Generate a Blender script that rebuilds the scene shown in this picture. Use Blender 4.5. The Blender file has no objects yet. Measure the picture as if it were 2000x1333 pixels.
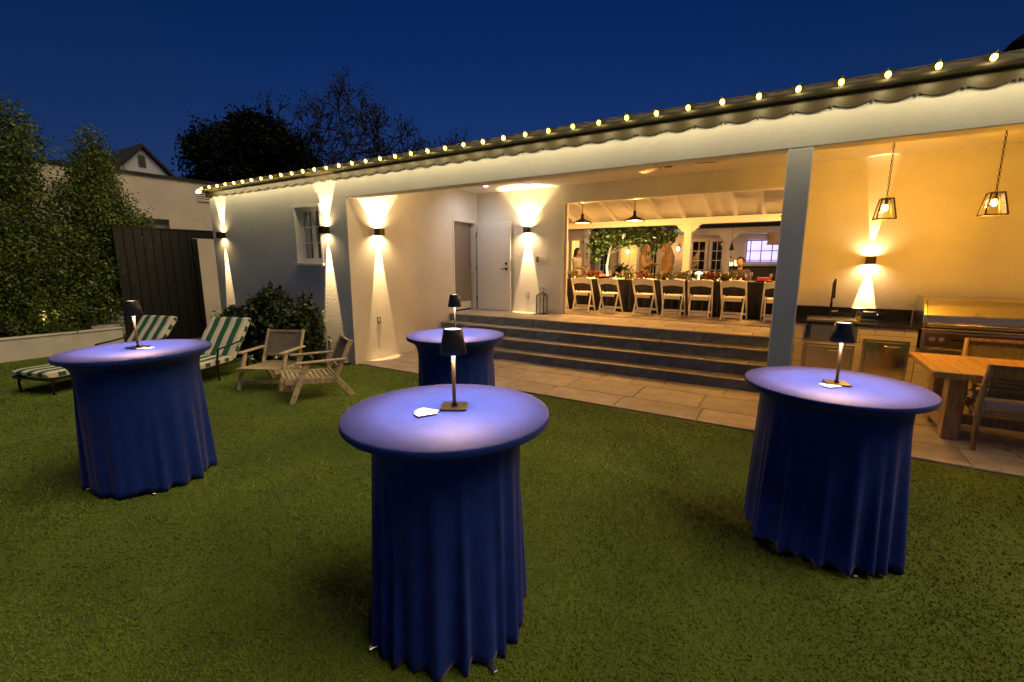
import bpy, math, random
import numpy as np
from mathutils import Vector, Matrix
R = math.radians
random.seed(7); rng = np.random.default_rng(7)
sc = bpy.context.scene
col = sc.collection

# ---------------------------------------------------------------- camera, sky, light
cam_d = bpy.data.cameras.new('camera'); cam = bpy.data.objects.new('camera', cam_d); col.objects.link(cam)
cam.location = (0, 0, 1.64); cam.rotation_euler = (R(90 - 9.9), 0, R(31.5))
cam_d.lens = 16.0; cam_d.sensor_width = 36; cam_d.clip_start = 0.05; cam_d.clip_end = 2000
sc.camera = cam
SUN_EL, SUN_AZ = 58, 0
w = bpy.data.worlds.new('World'); sc.world = w; w.use_nodes = True
nt = w.node_tree; nt.nodes.clear()
o_ = nt.nodes.new('ShaderNodeOutputWorld'); bg = nt.nodes.new('ShaderNodeBackground')
sky = nt.nodes.new('ShaderNodeTexSky'); sky.sky_type = 'NISHITA'; sky.sun_disc = False
sky.sun_elevation = R(4.0); sky.sun_rotation = R(150); sky.altitude = 200; sky.air_density = 1.0; sky.dust_density = 0.3; sky.ozone_density = 3.0
mul = nt.nodes.new('ShaderNodeMix'); mul.data_type = 'RGBA'; mul.blend_type = 'MULTIPLY'; mul.inputs[0].default_value = 1
wtc = nt.nodes.new('ShaderNodeTexCoord'); wsp = nt.nodes.new('ShaderNodeSeparateXYZ'); wmr = nt.nodes.new('ShaderNodeMapRange'); wmx = nt.nodes.new('ShaderNodeMix'); wmx.data_type = 'RGBA'
wmr.inputs[1].default_value = 0.03; wmr.inputs[2].default_value = 0.42
wmx.inputs[6].default_value = (0.40, 0.40, 0.98, 1); wmx.inputs[7].default_value = (0.10, 0.35, 0.98, 1)     # dusk tint: more violet near the horizon
nt.links.new(wtc.outputs['Generated'], wsp.inputs[0]); nt.links.new(wsp.outputs[2], wmr.inputs[0]); nt.links.new(wmr.outputs[0], wmx.inputs[0]); nt.links.new(wmx.outputs[2], mul.inputs[7])
nt.links.new(sky.outputs[0], mul.inputs[6]); nt.links.new(mul.outputs[2], bg.inputs[0])
bg.inputs[1].default_value = 0.05
nt.links.new(bg.outputs[0], o_.inputs[0])
sd = bpy.data.lights.new('sun', 'SUN'); sun = bpy.data.objects.new('sun', sd); col.objects.link(sun)  # added warm fill over the yard at dusk, not a visible sun
sd.energy = 1.9; sd.angle = R(40); sd.color = (1.0, 0.80, 0.50)
sun.rotation_euler = Vector((-0.52, -0.12, -0.85)).to_track_quat('-Z', 'Y').to_euler()
vs = sc.view_settings; vs.view_transform = 'Standard'; vs.look = 'None'; vs.exposure = 0.0; vs.gamma = 1.0; vs.use_curve_mapping = False

# ---------------------------------------------------------------- helpers
def tag(o, label=None, cat=None, group=None, kind=None):
    if label: o['label'] = label
    if cat: o['category'] = cat
    if group: o['group'] = group
    if kind: o['kind'] = kind
    return o
def empty(name, loc=(0, 0, 0), rz=0, label=None, cat=None, group=None, parent=None):
    o = bpy.data.objects.new(name, None); col.objects.link(o); o.location = loc; o.rotation_euler = (0, 0, rz)
    o.empty_display_size = 0.1
    if parent: o.parent = parent
    return tag(o, label, cat, group)

MATS = {}
def M(name, c, rough=0.6, metal=0.0, var=0.12, scale=12.0, bump=0.0, bscale=60.0, spec=0.5, sheen=0.0, coat=0.0, stretch=None, c2=None, obj_var=0.0):
    if name in MATS: return MATS[name]
    m = bpy.data.materials.new(name); m.use_nodes = True; t = m.node_tree; b = t.nodes['Principled BSDF']
    b.inputs['Roughness'].default_value = rough; b.inputs['Metallic'].default_value = metal
    b.inputs['Specular IOR Level'].default_value = spec
    if sheen: b.inputs['Sheen Weight'].default_value = sheen; b.inputs['Sheen Roughness'].default_value = 0.4
    if coat: b.inputs['Coat Weight'].default_value = coat; b.inputs['Coat Roughness'].default_value = 0.1
    tc = t.nodes.new('ShaderNodeTexCoord'); mp = t.nodes.new('ShaderNodeMapping')
    t.links.new(tc.outputs['Object'], mp.inputs[0])
    if stretch: mp.inputs['Scale'].default_value = stretch
    n = t.nodes.new('ShaderNodeTexNoise'); n.inputs['Scale'].default_value = scale; n.inputs['Detail'].default_value = 6
    t.links.new(mp.outputs[0], n.inputs[0])
    mx = t.nodes.new('ShaderNodeMix'); mx.data_type = 'RGBA'
    lo = [max(0, x * (1 - var)) for x in c]; hi = [min(1, x * (1 + var)) for x in (c2 or c)]
    mx.inputs[6].default_value = (*lo, 1); mx.inputs[7].default_value = (*hi, 1)
    rm = t.nodes.new('ShaderNodeMapRange'); rm.inputs[1].default_value = 0.3; rm.inputs[2].default_value = 0.7
    t.links.new(n.outputs[0], rm.inputs[0]); t.links.new(rm.outputs[0], mx.inputs[0])
    last = mx.outputs[2]
    if obj_var:
        oi = t.nodes.new('ShaderNodeObjectInfo'); hv = t.nodes.new('ShaderNodeHueSaturation')
        r2 = t.nodes.new('ShaderNodeMapRange'); r2.inputs[3].default_value = 1 - obj_var; r2.inputs[4].default_value = 1 + obj_var
        t.links.new(oi.outputs['Random'], r2.inputs[0]); t.links.new(r2.outputs[0], hv.inputs['Value']); t.links.new(last, hv.inputs['Color'])
        last = hv.outputs[0]
    t.links.new(last, b.inputs['Base Color'])
    if bump:
        n2 = t.nodes.new('ShaderNodeTexNoise'); n2.inputs['Scale'].default_value = bscale; n2.inputs['Detail'].default_value = 4
        t.links.new(mp.outputs[0], n2.inputs[0])
        bp = t.nodes.new('ShaderNodeBump'); bp.inputs['Strength'].default_value = bump; bp.inputs['Distance'].default_value = 0.01
        t.links.new(n2.outputs[0], bp.inputs['Height']); t.links.new(bp.outputs[0], b.inputs['Normal'])
    MATS[name] = m; return m
def ME(name, c, s):
    if name in MATS: return MATS[name]
    m = bpy.data.materials.new(name); m.use_nodes = True; t = m.node_tree; b = t.nodes['Principled BSDF']
    b.inputs['Base Color'].default_value = (*[x * .5 for x in c], 1); b.inputs['Emission Color'].default_value = (*c, 1); b.inputs['Emission Strength'].default_value = s
    n = t.nodes.new('ShaderNodeTexNoise'); n.inputs['Scale'].default_value = 3; mr = t.nodes.new('ShaderNodeMapRange')
    mr.inputs[3].default_value = s * .85; mr.inputs[4].default_value = s * 1.1
    t.links.new(n.outputs[0], mr.inputs[0]); t.links.new(mr.outputs[0], b.inputs['Emission Strength'])
    MATS[name] = m; return m
def MG(name, c=(1, 1, 1), rough=0.03, refl=0.12):
    if name in MATS: return MATS[name]
    m = bpy.data.materials.new(name); m.use_nodes = True; t = m.node_tree; t.nodes.clear()
    o = t.nodes.new('ShaderNodeOutputMaterial'); a = t.nodes.new('ShaderNodeBsdfTransparent'); g = t.nodes.new('ShaderNodeBsdfGlossy'); x = t.nodes.new('ShaderNodeMixShader')
    a.inputs[0].default_value = (*c, 1); g.inputs['Roughness'].default_value = rough
    lw = t.nodes.new('ShaderNodeLayerWeight'); lw.inputs[0].default_value = 0.35
    ma = t.nodes.new('ShaderNodeMath'); ma.operation = 'MULTIPLY_ADD'; ma.inputs[1].default_value = 0.6; ma.inputs[2].default_value = refl
    t.links.new(lw.outputs['Facing'], ma.inputs[0]); t.links.new(ma.outputs[0], x.inputs[0])
    t.links.new(a.outputs[0], x.inputs[1]); t.links.new(g.outputs[0], x.inputs[2]); t.links.new(x.outputs[0], o.inputs[0])
    MATS[name] = m; return m

class MB:
    def __init__(s): s.v = []; s.f = []
    def add(s, vs, fs):
        b = len(s.v); s.v += [tuple(x) for x in vs]; s.f += [tuple(i + b for i in f) for f in fs]; return s
    def box(s, x0, x1, y0, y1, z0, z1):
        return s.add([(x0, y0, z0), (x1, y0, z0), (x1, y1, z0), (x0, y1, z0), (x0, y0, z1), (x1, y0, z1), (x1, y1, z1), (x0, y1, z1)],
                     [(0, 3, 2, 1), (4, 5, 6, 7), (0, 1, 5, 4), (1, 2, 6, 5), (2, 3, 7, 6), (3, 0, 4, 7)])
    def bar(s, p, q, w, h, up=(0, 0, 1)):
        p = Vector(p); q = Vector(q); d = (q - p).normalized(); u = Vector(up)
        if abs(d.dot(u)) > .98: u = Vector((1, 0, 0))
        r = d.cross(u).normalized(); u = r.cross(d)
        vs = []
        for c in (p, q):
            for a, b in ((-1, -1), (1, -1), (1, 1), (-1, 1)): vs.append(c + r * a * w / 2 + u * b * h / 2)
        return s.add(vs, [(0, 1, 2, 3), (7, 6, 5, 4), (0, 4, 5, 1), (1, 5, 6, 2), (2, 6, 7, 3), (3, 7, 4, 0)])
    def tube(s, pts, rs, n=10, cap=True):
        pts = [Vector(p) for p in pts]
        if not hasattr(rs, '__len__'): rs = [rs] * len(pts)
        vs = []; prev = None
        for i, p in enumerate(pts):
            d = (pts[min(i + 1, len(pts) - 1)] - pts[max(i - 1, 0)]).normalized()
            if prev is None:
                a = Vector((0, 0, 1)) if abs(d.z) < .9 else Vector((1, 0, 0)); r = d.cross(a).normalized()
            else:
                r = (prev - d * prev.dot(d)).normalized()
            prev = r; u = d.cross(r)
            for k in range(n):
                t = 2 * math.pi * k / n; vs.append(p + (r * math.cos(t) + u * math.sin(t)) * rs[i])
        fs = []
        for i in range(len(pts) - 1):
            for k in range(n):
                a = i * n + k; b = i * n + (k + 1) % n; fs.append((a, b, b + n, a + n))
        if cap: fs.append(tuple(range(n))[::-1]); fs.append(tuple((len(pts) - 1) * n + k for k in range(n)))
        return s.add(vs, fs)
    def lathe(s, prof, n=24, c=(0, 0, 0), capb=False, capt=False):
        vs = []; fs = []
        for r, z in prof:
            for k in range(n):
                t = 2 * math.pi * k / n; vs.append((c[0] + r * math.cos(t), c[1] + r * math.sin(t), c[2] + z))
        for i in range(len(prof) - 1):
            for k in range(n):
                a = i * n + k; b = i * n + (k + 1) % n; fs.append((a, b, b + n, a + n))
        if capb: fs.append(tuple(range(n))[::-1])
        if capt: fs.append(tuple((len(prof) - 1) * n + k for k in range(n)))
        return s.add(vs, fs)
    def ball(s, c, r, n=10, m=7):
        if not hasattr(r, '__len__'): r = (r, r, r)
        vs = [(c[0], c[1], c[2] - r[2])]; fs = []
        for i in range(1, m):
            p = math.pi * i / m
            for k in range(n):
                t = 2 * math.pi * k / n; vs.append((c[0] + r[0] * math.sin(p) * math.cos(t), c[1] + r[1] * math.sin(p) * math.sin(t), c[2] - r[2] * math.cos(p)))
        vs.append((c[0], c[1], c[2] + r[2])); L = len(vs) - 1
        for k in range(n): fs.append((0, 1 + (k + 1) % n, 1 + k)); fs.append((L, L - n + k, L - n + (k + 1) % n))
        for i in range(m - 2):
            for k in range(n):
                a = 1 + i * n + k; b = 1 + i * n + (k + 1) % n; fs.append((a, b, b + n, a + n))
        return s.add(vs, fs)
    def prism(s, poly, f0, f1):
        """poly: list of 2-D pts; f0/f1 map a 2-D point to 3-D (front and back)"""
        n = len(poly); vs = [f0(*p) for p in poly] + [f1(*p) for p in poly]
        return s.add(vs, [tuple(range(n)), tuple(range(2 * n - 1, n - 1, -1))] + [(i, (i + 1) % n + 0, (i + 1) % n + n, i + n)[::-1] for i in range(n)])
    def build(s, name, mat, parent=None, smooth=False, bevel=0, loc=None, bseg=1):
        me = bpy.data.meshes.new(name); me.from_pydata([tuple(x) for x in s.v], [], s.f); me.update()
        return link(name, me, mat, parent, smooth, bevel, loc, bseg)
def link(name, me, mat, parent=None, smooth=False, bevel=0, loc=None, bseg=1):
    o = bpy.data.objects.new(name, me); col.objects.link(o)
    if mat and not me.materials: me.materials.append(mat)
    if smooth:
        for p in me.polygons: p.use_smooth = True
    if bevel:
        b = o.modifiers.new('bevel', 'BEVEL'); b.width = bevel; b.segments = bseg; b.limit_method = 'ANGLE'
    if parent: o.parent = parent
    if loc is not None: o.location = loc
    return o
def fixnormals(o):
    import bmesh
    bm = bmesh.new(); bm.from_mesh(o.data); bmesh.ops.recalc_face_normals(bm, faces=bm.faces); bm.to_mesh(o.data); bm.free()
def box(name, mat, b, parent=None, bevel=0, loc=None): return MB().box(*b).build(name, mat, parent, bevel=bevel, loc=loc)
def copy_tree(o, parent=None):
    c = o.copy(); col.objects.link(c); c.parent = parent
    for ch in list(o.children): copy_tree(ch, c)
    return c
def light(kind, loc, energy, colr, parent=None, size=0.02, aim=None, spot=None, blend=0.1, name='lamp_light'):
    d = bpy.data.lights.new(name, kind); d.energy = energy; d.color = colr; d.shadow_soft_size = size
    if spot: d.spot_size = R(spot); d.spot_blend = blend
    o = bpy.data.objects.new(name, d); col.objects.link(o); o.location = loc
    if aim is not None: o.rotation_euler = Vector(aim).to_track_quat('-Z', 'Y').to_euler()
    if parent: o.parent = parent
    return o
_cache = {}
def unit_box(mat, bev):
    """shared mesh of a bevelled slab piece, quantised by size"""
    return None
def piece(name, mat, sx, sy, sz, loc, parent, bev=0.004, q=0.01):
    """a small chamfered block; mesh data shared between equal pieces"""
    k = (mat.name, round(sx / q), round(sy / q), round(sz * 1000), bev)
    if k not in _cache:
        x, y, z, b = sx / 2, sy / 2, sz, bev
        v = [(-x, -y, 0), (x, -y, 0), (x, y, 0), (-x, y, 0), (-x, -y, z - b), (x, -y, z - b), (x, y, z - b), (-x, y, z - b), (-x + b, -y + b, z), (x - b, -y + b, z), (x - b, y - b, z), (-x + b, y - b, z)]
        f = [(8, 9, 10, 11)]
        for i in range(4):
            j = (i + 1) % 4; f += [(i, j, j + 4, i + 4), (i + 4, j + 4, j + 8, i + 8)]
        me = bpy.data.meshes.new(name); me.from_pydata(v, [], f); me.materials.append(mat); _cache[k] = me
    o = bpy.data.objects.new(name, _cache[k]); col.objects.link(o); o.parent = parent; o.location = loc
    return o

# ---------------------------------------------------------------- materials
stucco = M('stucco', (0.70, 0.70, 0.68), 0.75, var=0.07, scale=1.7, bump=0.22, bscale=30)
white_paint = M('white_paint', (0.76, 0.75, 0.72), 0.45, var=0.03, scale=5)
ceil_paint = M('ceiling_paint', (0.72, 0.71, 0.68), 0.7, var=0.03, scale=3)
stone_dark = M('dark_stone', (0.135, 0.180, 0.245), 0.6, var=0.35, scale=9, bump=0.3, bscale=50, obj_var=0.16)
stone_tan = M('tan_stone', (0.34, 0.30, 0.26), 0.65, var=0.22, scale=5, bump=0.3, bscale=40, obj_var=0.14)
grout = M('grout', (0.25, 0.22, 0.19), 0.9, var=0.2, scale=30, bump=0.2)
stone_tread = M('tread_stone', (0.20, 0.195, 0.195), 0.6, var=0.25, scale=7, bump=0.3, bscale=50, obj_var=0.12)
grout_grey = M('grey_grout', (0.34, 0.33, 0.31), 0.9, var=0.2, scale=30)
bronze = M('bronze_gutter', (0.055, 0.050, 0.032), 0.32, metal=0.6, var=0.2, scale=6)
bronze_flat = M('bronze_trim', (0.042, 0.033, 0.013), 0.45, metal=0.2, var=0.15, scale=10)
roof_dark = M('dark_roof', (0.025, 0.024, 0.026), 0.8, var=0.3, scale=14, bump=0.3)
black_metal = M('black_metal', (0.012, 0.012, 0.013), 0.4, metal=0.3, var=0.2)
dark_metal = M('dark_bronze_metal', (0.035, 0.028, 0.022), 0.4, metal=0.7, var=0.2)
steel = M('brushed_steel', (0.55, 0.53, 0.49), 0.26, metal=1.0, var=0.06, scale=4, stretch=(40, 40, 1.0), bump=0.03, bscale=25)
steel_shiny = M('polished_steel', (0.55, 0.52, 0.47), 0.12, metal=1.0, var=0.08, scale=3, bump=0.10, bscale=5)
fence_mat = M('fence_paint', (0.005, 0.0035, 0.002), 0.6, var=0.3, scale=7, stretch=(6, 6, .6), bump=0.2, obj_var=0.25)
tan_stucco = M('neighbour_stucco', (0.74, 0.63, 0.49), 0.85, var=0.06, scale=2.5, bump=0.3, bscale=40)
cream_stucco = M('planter_stucco', (0.60, 0.54, 0.45), 0.85, var=0.08, scale=4, bump=0.25)
teak = M('weathered_teak', (0.42, 0.33, 0.21), 0.6, var=0.25, scale=9, stretch=(3, 3, 3), bump=0.15, obj_var=0.1)
oak = M('oak_table', (0.43, 0.26, 0.10), 0.5, var=0.25, scale=5, stretch=(9, 1, 9), bump=0.12, obj_var=0.12)
oak_leg = M('oak_leg', (0.33, 0.22, 0.11), 0.55, var=0.4, scale=5, stretch=(9, 9, 1), bump=0.2)
rope = M('grey_rope', (0.22, 0.18, 0.145), 0.85, var=0.25, scale=40, bump=0.3)
rope_olive = M('olive_rope', (0.20, 0.165, 0.09), 0.85, var=0.25, scale=40, bump=0.3)
green_cloth = M('green_cloth', (0.018, 0.105, 0.052), 0.85, var=0.12, scale=30, bump=0.1, bscale=200)
cream_cloth = M('cream_cloth', (0.62, 0.56, 0.44), 0.85, var=0.08, scale=30, bump=0.1, bscale=200)
cushion_mat = M('seat_cushion', (0.55, 0.53, 0.50), 0.9, var=0.08, scale=30, bump=0.2, bscale=150)
navy = M('navy_spandex', (0.0085, 0.031, 0.21), 0.7, var=0.16, scale=14, bump=0.06, bscale=400, sheen=0.17, spec=0.14)
navy.node_tree.nodes['Principled BSDF'].inputs['Sheen Tint'].default_value = (1, .74, .90, 1)
black_cloth = M('black_cloth', (0.006, 0.007, 0.012), 0.8, var=0.3, scale=8)
paper = M('white_paper', (0.82, 0.80, 0.78), 0.8, var=0.02)
bark = M('bark', (0.12, 0.085, 0.055), 0.9, var=0.35, scale=20, bump=0.5)
bark_dark = M('dark_bark', (0.018, 0.014, 0.016), 0.9, var=0.35, scale=20, bump=0.5)
soil = M('soil', (0.035, 0.025, 0.018), 0.95, var=0.4, scale=20, bump=0.5)
glass = MG('window_glass', (0.92, 0.95, 0.95)); clear_glass = MG('clear_glass', (0.97, 0.97, 0.97), refl=0.06)
lamp_glow = ME('lamp_glow', (1.0, 0.78, 0.55), 6.0)
bulb_mat = ME('bulb_glow', (1.0, 0.62, 0.06), 13.0)
edison = ME('edison_glow', (1.0, 0.72, 0.32), 30.0)
sconce_glow = ME('sconce_glow', (1.0, 0.82, 0.55), 14.0)
def leafmat(name, c, c2, rough=0.45):
    m = M(name, c, rough, var=0.25, scale=3.0, c2=c2, spec=0.4); b = m.node_tree.nodes['Principled BSDF']
    b.inputs['Transmission Weight'].default_value = 0.0
    return m
leaf_hedge = leafmat('hedge_leaf', (0.060, 0.105, 0.018), (0.115, 0.150, 0.026), .35)
leaf_hedge.node_tree.nodes['Principled BSDF'].inputs['Specular IOR Level'].default_value = .3
leaf_bush = leafmat('bush_leaf', (0.030, 0.050, 0.018), (0.050, 0.068, 0.022))
leaf_dark = leafmat('evergreen_leaf', (0.006, 0.009, 0.004), (0.012, 0.015, 0.006))
leaf_dark.node_tree.nodes['Principled BSDF'].inputs['Specular IOR Level'].default_value = .05
leaf_mag = leafmat('magnolia_leaf', (0.050, 0.090, 0.020), (0.10, 0.13, 0.03), 0.35)
turf = M('turf', (0.092, 0.160, 0.012), 0.8, var=0.25, scale=0.9, c2=(0.140, 0.195, 0.016), bump=0.0, spec=0.2)
turf_base = M('turf_base', (0.085, 0.125, 0.012), 0.95, var=0.25, scale=2.0, bump=0.6, bscale=220)
def soften(m):
    t = m.node_tree; g = t.nodes.new('ShaderNodeNewGeometry'); a = t.nodes.new('ShaderNodeVectorMath'); a.operation = 'SCALE'; a.inputs['Scale'].default_value = .55
    b = t.nodes.new('ShaderNodeVectorMath'); b.operation = 'ADD'; b.inputs[1].default_value = (0, 0, .7); c = t.nodes.new('ShaderNodeVectorMath'); c.operation = 'NORMALIZE'
    t.links.new(g.outputs['Normal'], a.inputs[0]); t.links.new(a.outputs[0], b.inputs[0]); t.links.new(b.outputs[0], c.inputs[0]); t.links.new(c.outputs[0], t.nodes['Principled BSDF'].inputs['Normal'])
soften(turf)
brick_white = M('white_tile', (0.56, 0.53, 0.49), 0.5, var=0.08, scale=6, bump=0.1, obj_var=0.05)
granite = M('black_granite', (0.016, 0.015, 0.015), 0.18, var=0.5, scale=90)

WARM = (1.0, 0.64, 0.28); ORANGE = (1.0, 0.41, 0.02); COOL = (0.85, 0.92, 1.0); TER = (1.0, 0.47, 0.11)

# ---------------------------------------------------------------- ground
lawn = MB().add([(-400, -400, 0), (400, -400, 0), (400, 400, 0), (-400, 400, 0)], [(0, 1, 2, 3)]).build('lawn', turf_base); tag(lawn, kind='structure')
def grass():
    n = 620000
    d = 0.9 + 11.5 * rng.random(n) ** 1.15
    th = R(90 + 31.5) + (rng.random(n) - .5) * R(134)
    x = d * np.cos(th); y = d * np.sin(th)
    k = (y < 4.80) & (x > -10.95) & (x < 5) & ~((x < -5.95) & (y > 4.45)) & (y > -3)
    x, y, d = x[k], y[k], d[k]; n = len(x)
    cl = np.sin(x * 3.1 + np.sin(y * 2.3) * 1.7) * np.sin(y * 2.9 + np.cos(x * 1.9) * 1.9)
    h = (0.008 + 0.007 * rng.random(n)) * (1 + .18 * cl); wd = 0.0016 + 0.0007 * d
    a = rng.random(n) * 2 * np.pi; la = a + np.pi / 2 + (rng.random(n) - .5) * 2.2; ln = h * (0.35 + .9 * rng.random(n))
    V = np.empty((n, 3, 3), np.float32)
    V[:, 0] = np.stack([x - np.cos(a) * wd, y - np.sin(a) * wd, np.full(n, 0.001)], 1)
    V[:, 1] = np.stack([x + np.cos(a) * wd, y + np.sin(a) * wd, np.full(n, 0.001)], 1)
    V[:, 2] = np.stack([x + np.cos(la) * ln, y + np.sin(la) * ln, h], 1)
    me = bpy.data.meshes.new('grass'); me.vertices.add(n * 3); me.vertices.foreach_set('co', V.ravel())
    me.loops.add(n * 3); me.loops.foreach_set('vertex_index', np.arange(n * 3, dtype=np.int32))
    me.polygons.add(n); me.polygons.foreach_set('loop_start', np.arange(0, n * 3, 3, dtype=np.int32)); me.polygons.foreach_set('loop_total', np.full(n, 3, np.int32))
    me.update(calc_edges=True)
    o = link('grass', me, turf); tag(o, 'short clipped green turf covering the whole yard', 'grass', kind='stuff')
grass()

# ---------------------------------------------------------------- patio, steps, landing
def slab_field(parent, mat, x0, x1, rows, z, h, lens, name='paving_slab', gap=0.008, seed=1, lip=None):
    r = random.Random(seed)
    for (y0, y1) in rows:
        x = x0 - r.random() * .3
        while x < x1 - .02:
            L = r.choice(lens); xa = max(x, x0); xb = min(x + L, x1)
            if x1 - xb < .12: xb = x1
            if xb - xa > .03:
                piece(name, mat, xb - xa - gap, y1 - y0 - gap, h + r.uniform(-.0012, .0012), ((xa + xb) / 2, (y0 + y1) / 2, z), parent)
            x = xb if xb == x1 else x + L
patio = box('patio', grout, (-5.9, 4.2, 4.84, 8.6, -0.2, 0.008)); tag(patio, kind='structure')
slab_field(patio, stone_tan, -5.88, 4.2, [(4.84, 5.30), (5.30, 5.88), (5.88, 6.45)], 0.006, 0.012, [.42, .60, .75, .9], seed=3)
slab_field(patio, stone_tan, -0.05, 4.2, [(6.45, 6.9), (6.9, 7.35), (7.35, 7.7)], 0.006, 0.012, [.5, .62, .8], seed=5)
RISE = 0.61 / 4; RY = [6.33, 6.62, 6.91, 7.20]; SX1 = -0.06
mb = MB()
for i, y in enumerate(RY): mb.box(-5.898, SX1, y + .014, 8.2, i * RISE + (0.0075 if i == 0 else -.01), (i + 1) * RISE - .018)
steps = mb.build('steps', grout_grey); tag(steps, kind='structure')
for i, y in enumerate(RY):
    r = random.Random(20 + i); x = -5.88 - r.random() * .3
    while x < SX1 - .02:
        L = r.choice([.24, .42, .5, .62, .72]); xa = max(x, -5.89); xb = min(x + L, SX1)
        if SX1 - xb < .1: xb = SX1
        k = piece('riser_tile', stone_dark, xb - xa - .007, RISE - .024, .016, ((xa + xb) / 2, y + .015, (i + .5) * RISE - .010 + (.006 if i == 0 else 0)), steps, bev=.002)
        k.rotation_euler = (R(90), 0, 0)
        x = xb if xb == SX1 else x + L
    if i < 3:
        slab_field(steps, stone_tread, -5.89, SX1, [(y - .012, RY[i + 1] + .012)], (i + 1) * RISE - .020, .020, [.55, .7, .85], 'tread_slab', .006, 40 + i)
# landing / terrace floor
ter = box('terrace', grout, (-7.2, 3.2, 8.3, 11.35, 0.30, 0.598)); tag(ter, kind='structure')
slab_field(steps, stone_tan, -5.89, SX1, [(7.185, 7.55), (7.55, 7.88), (7.88, 8.21)], .588, .022, [.5, .62, .8, .95], 'paving_slab', .008, 51)
slab_field(ter, stone_tan, -4.6, 0.2, [(8.38, 8.72), (8.72, 9.05), (9.05, 9.5)], .59, .020, [.5, .62, .8, .95], 'paving_slab', .008, 52)
box('landing_side', stone_dark, (SX1 + .002, SX1 + .045, 6.35, 8.2, .016, .60), steps)
court = box('courtyard_floor', M('courtyard_paving', (0.22, 0.19, 0.16), .7, var=.2, scale=4, bump=.2), (-9.6, 3.2, 11.36, 22, 0.2, 0.50)); tag(court, kind='structure')

# ---------------------------------------------------------------- house
HB = Vector((-5, 6.5, 0))
house = empty('house', HB, label='long low white stucco house with lit covered patio and scalloped eave', cat='house')
def hp(mbx, name, mat, **k): return mbx.build(name, mat, house, loc=-HB, **k)
FY = 4.80; XL = -9.9; XS = -5.9; BY = 8.2; CZ = 3.06
# facade wall with window hole
wx0, wx1, wz0, wz1 = -7.20, -6.54, 1.62, 2.52
m = MB()
m.box(XL, wx0, FY, FY + .2, 0, 3.0); m.box(wx1, XS, FY, FY + .2, 0, 3.0); m.box(wx0, wx1, FY, FY + .2, 0, wz0); m.box(wx0, wx1, FY, FY + .2, wz1, 3.0)
hp(m, 'facade_wall', stucco)
m = MB(); m.box(XL, XL + .2, FY + .2, BY, 0, 3.0); hp(m, 'end_wall', stucco)
# side wall (faces the covered patio), with doorway
dy0, dy1, dz1 = 7.38, 8.10, 2.46
m = MB(); m.box(XS - .15, XS, FY + .2, dy0, 0, CZ); m.box(XS - .15, XS, dy1, BY, 0, CZ); m.box(XS - .15, XS, dy0, dy1, dz1, CZ); m.box(XS - .15, XS, dy0, dy1, 0, .60); hp(m, 'side_wall', stucco)
# beam + column
m = MB(); m.box(XS, 4.2, FY, FY + .2, 2.60, 3.0); hp(m, 'beam', stucco, bevel=.006)
m = MB(); m.box(-.14, .05, FY + .003, FY + .197, 0, 2.60); hp(m, 'column', stucco, bevel=.008)
# back wall with terrace opening
ox0, ox1, oz1 = -3.90, -0.20, 2.76
m = MB(); m.box(XS - .15, ox0, BY, BY + .14, .0, 3.4); m.box(ox1, 4.2, BY, BY + .14, 0, 3.4); m.box(ox0, ox1, BY, BY + .14, oz1, 3.4); hp(m, 'back_wall', stucco)
m = MB(); m.box(XS, 4.2, FY + .2, BY, CZ, CZ + .05); hp(m, 'ceiling', ceil_paint)
m = MB(); m.box(4.0, 4.2, FY + .2, BY, 0, CZ); hp(m, 'kitchen_end_wall', stucco)
# opening casing
m = MB(); m.box(ox0 - .001, ox0 + .05, BY - .012, BY + .16, .612, oz1); m.box(ox0, ox1, BY - .010, BY + .15, oz1 - .03, oz1 + .002); hp(m, 'opening_casing', white_paint, bevel=.004)
m = MB(); m.box(ox0 + .055, ox0 + .10, BY + .03, BY + .09, .612, oz1 - .035); hp(m, 'pocket_door_edge', white_paint, bevel=.004)
# roof
m = MB(); m.prism([(FY - .08, 3.0), (BY + .2, 3.44), (BY + .2, 3.52), (FY - .08, 3.06)], lambda a, b: (XL - .08, a, b), lambda a, b: (4.3, a, b)); hp(m, 'roof', roof_dark)
# gutter (rounded front), roof edge strip and scalloped valance
gp = [(4.782, 3.02), (4.70, 3.02), (4.672, 3.014), (4.662, 2.998), (4.668, 2.982), (4.690, 2.972), (4.782, 2.972)]
m = MB(); m.prism(gp, lambda a, b: (XL - .1, a, b), lambda a, b: (4.3, a, b)); g = hp(m, 'gutter', bronze, bevel=.004); fixnormals(g)
m = MB(); m.prism([(4.74, 3.021), (4.728, 3.072), (4.742, 3.074), (4.755, 3.021)], lambda a, b: (XL - .1, a, b), lambda a, b: (4.3, a, b)); g = hp(m, 'roof_edge', bronze_flat); fixnormals(g)
m = MB(); m.tube([(XL - .1, 4.770, 2.968), (4.3, 4.770, 2.968)], .006, 8); hp(m, 'trim_bead', bronze)
SW = .2665
N = 12
poly = [(0, 2.971), (0, 2.872), (.014, 2.900), (.024, 2.892)]
for i in range(1, N):
    t = i / N; poly.append((.024 + (SW - .048) * t, 2.892 - .026 * math.sin(math.pi * t)))
poly += [(SW - .024, 2.892), (SW - .014, 2.900), (SW - .0006, 2.872), (SW - .0006, 2.971)]
sme = None; x = .94 + SW * 12
while x > XL - .1:
    if sme is None:
        o = MB().prism(poly, lambda a, b: (a, 4.778, b), lambda a, b: (a, 4.794, b)).build('scallop_board', bronze_flat, house); fixnormals(o); sme = o.data
    else: o = link('scallop_board', sme, None, house)
    o.location = Vector((x, 0, 0)) - HB; x -= SW
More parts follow.
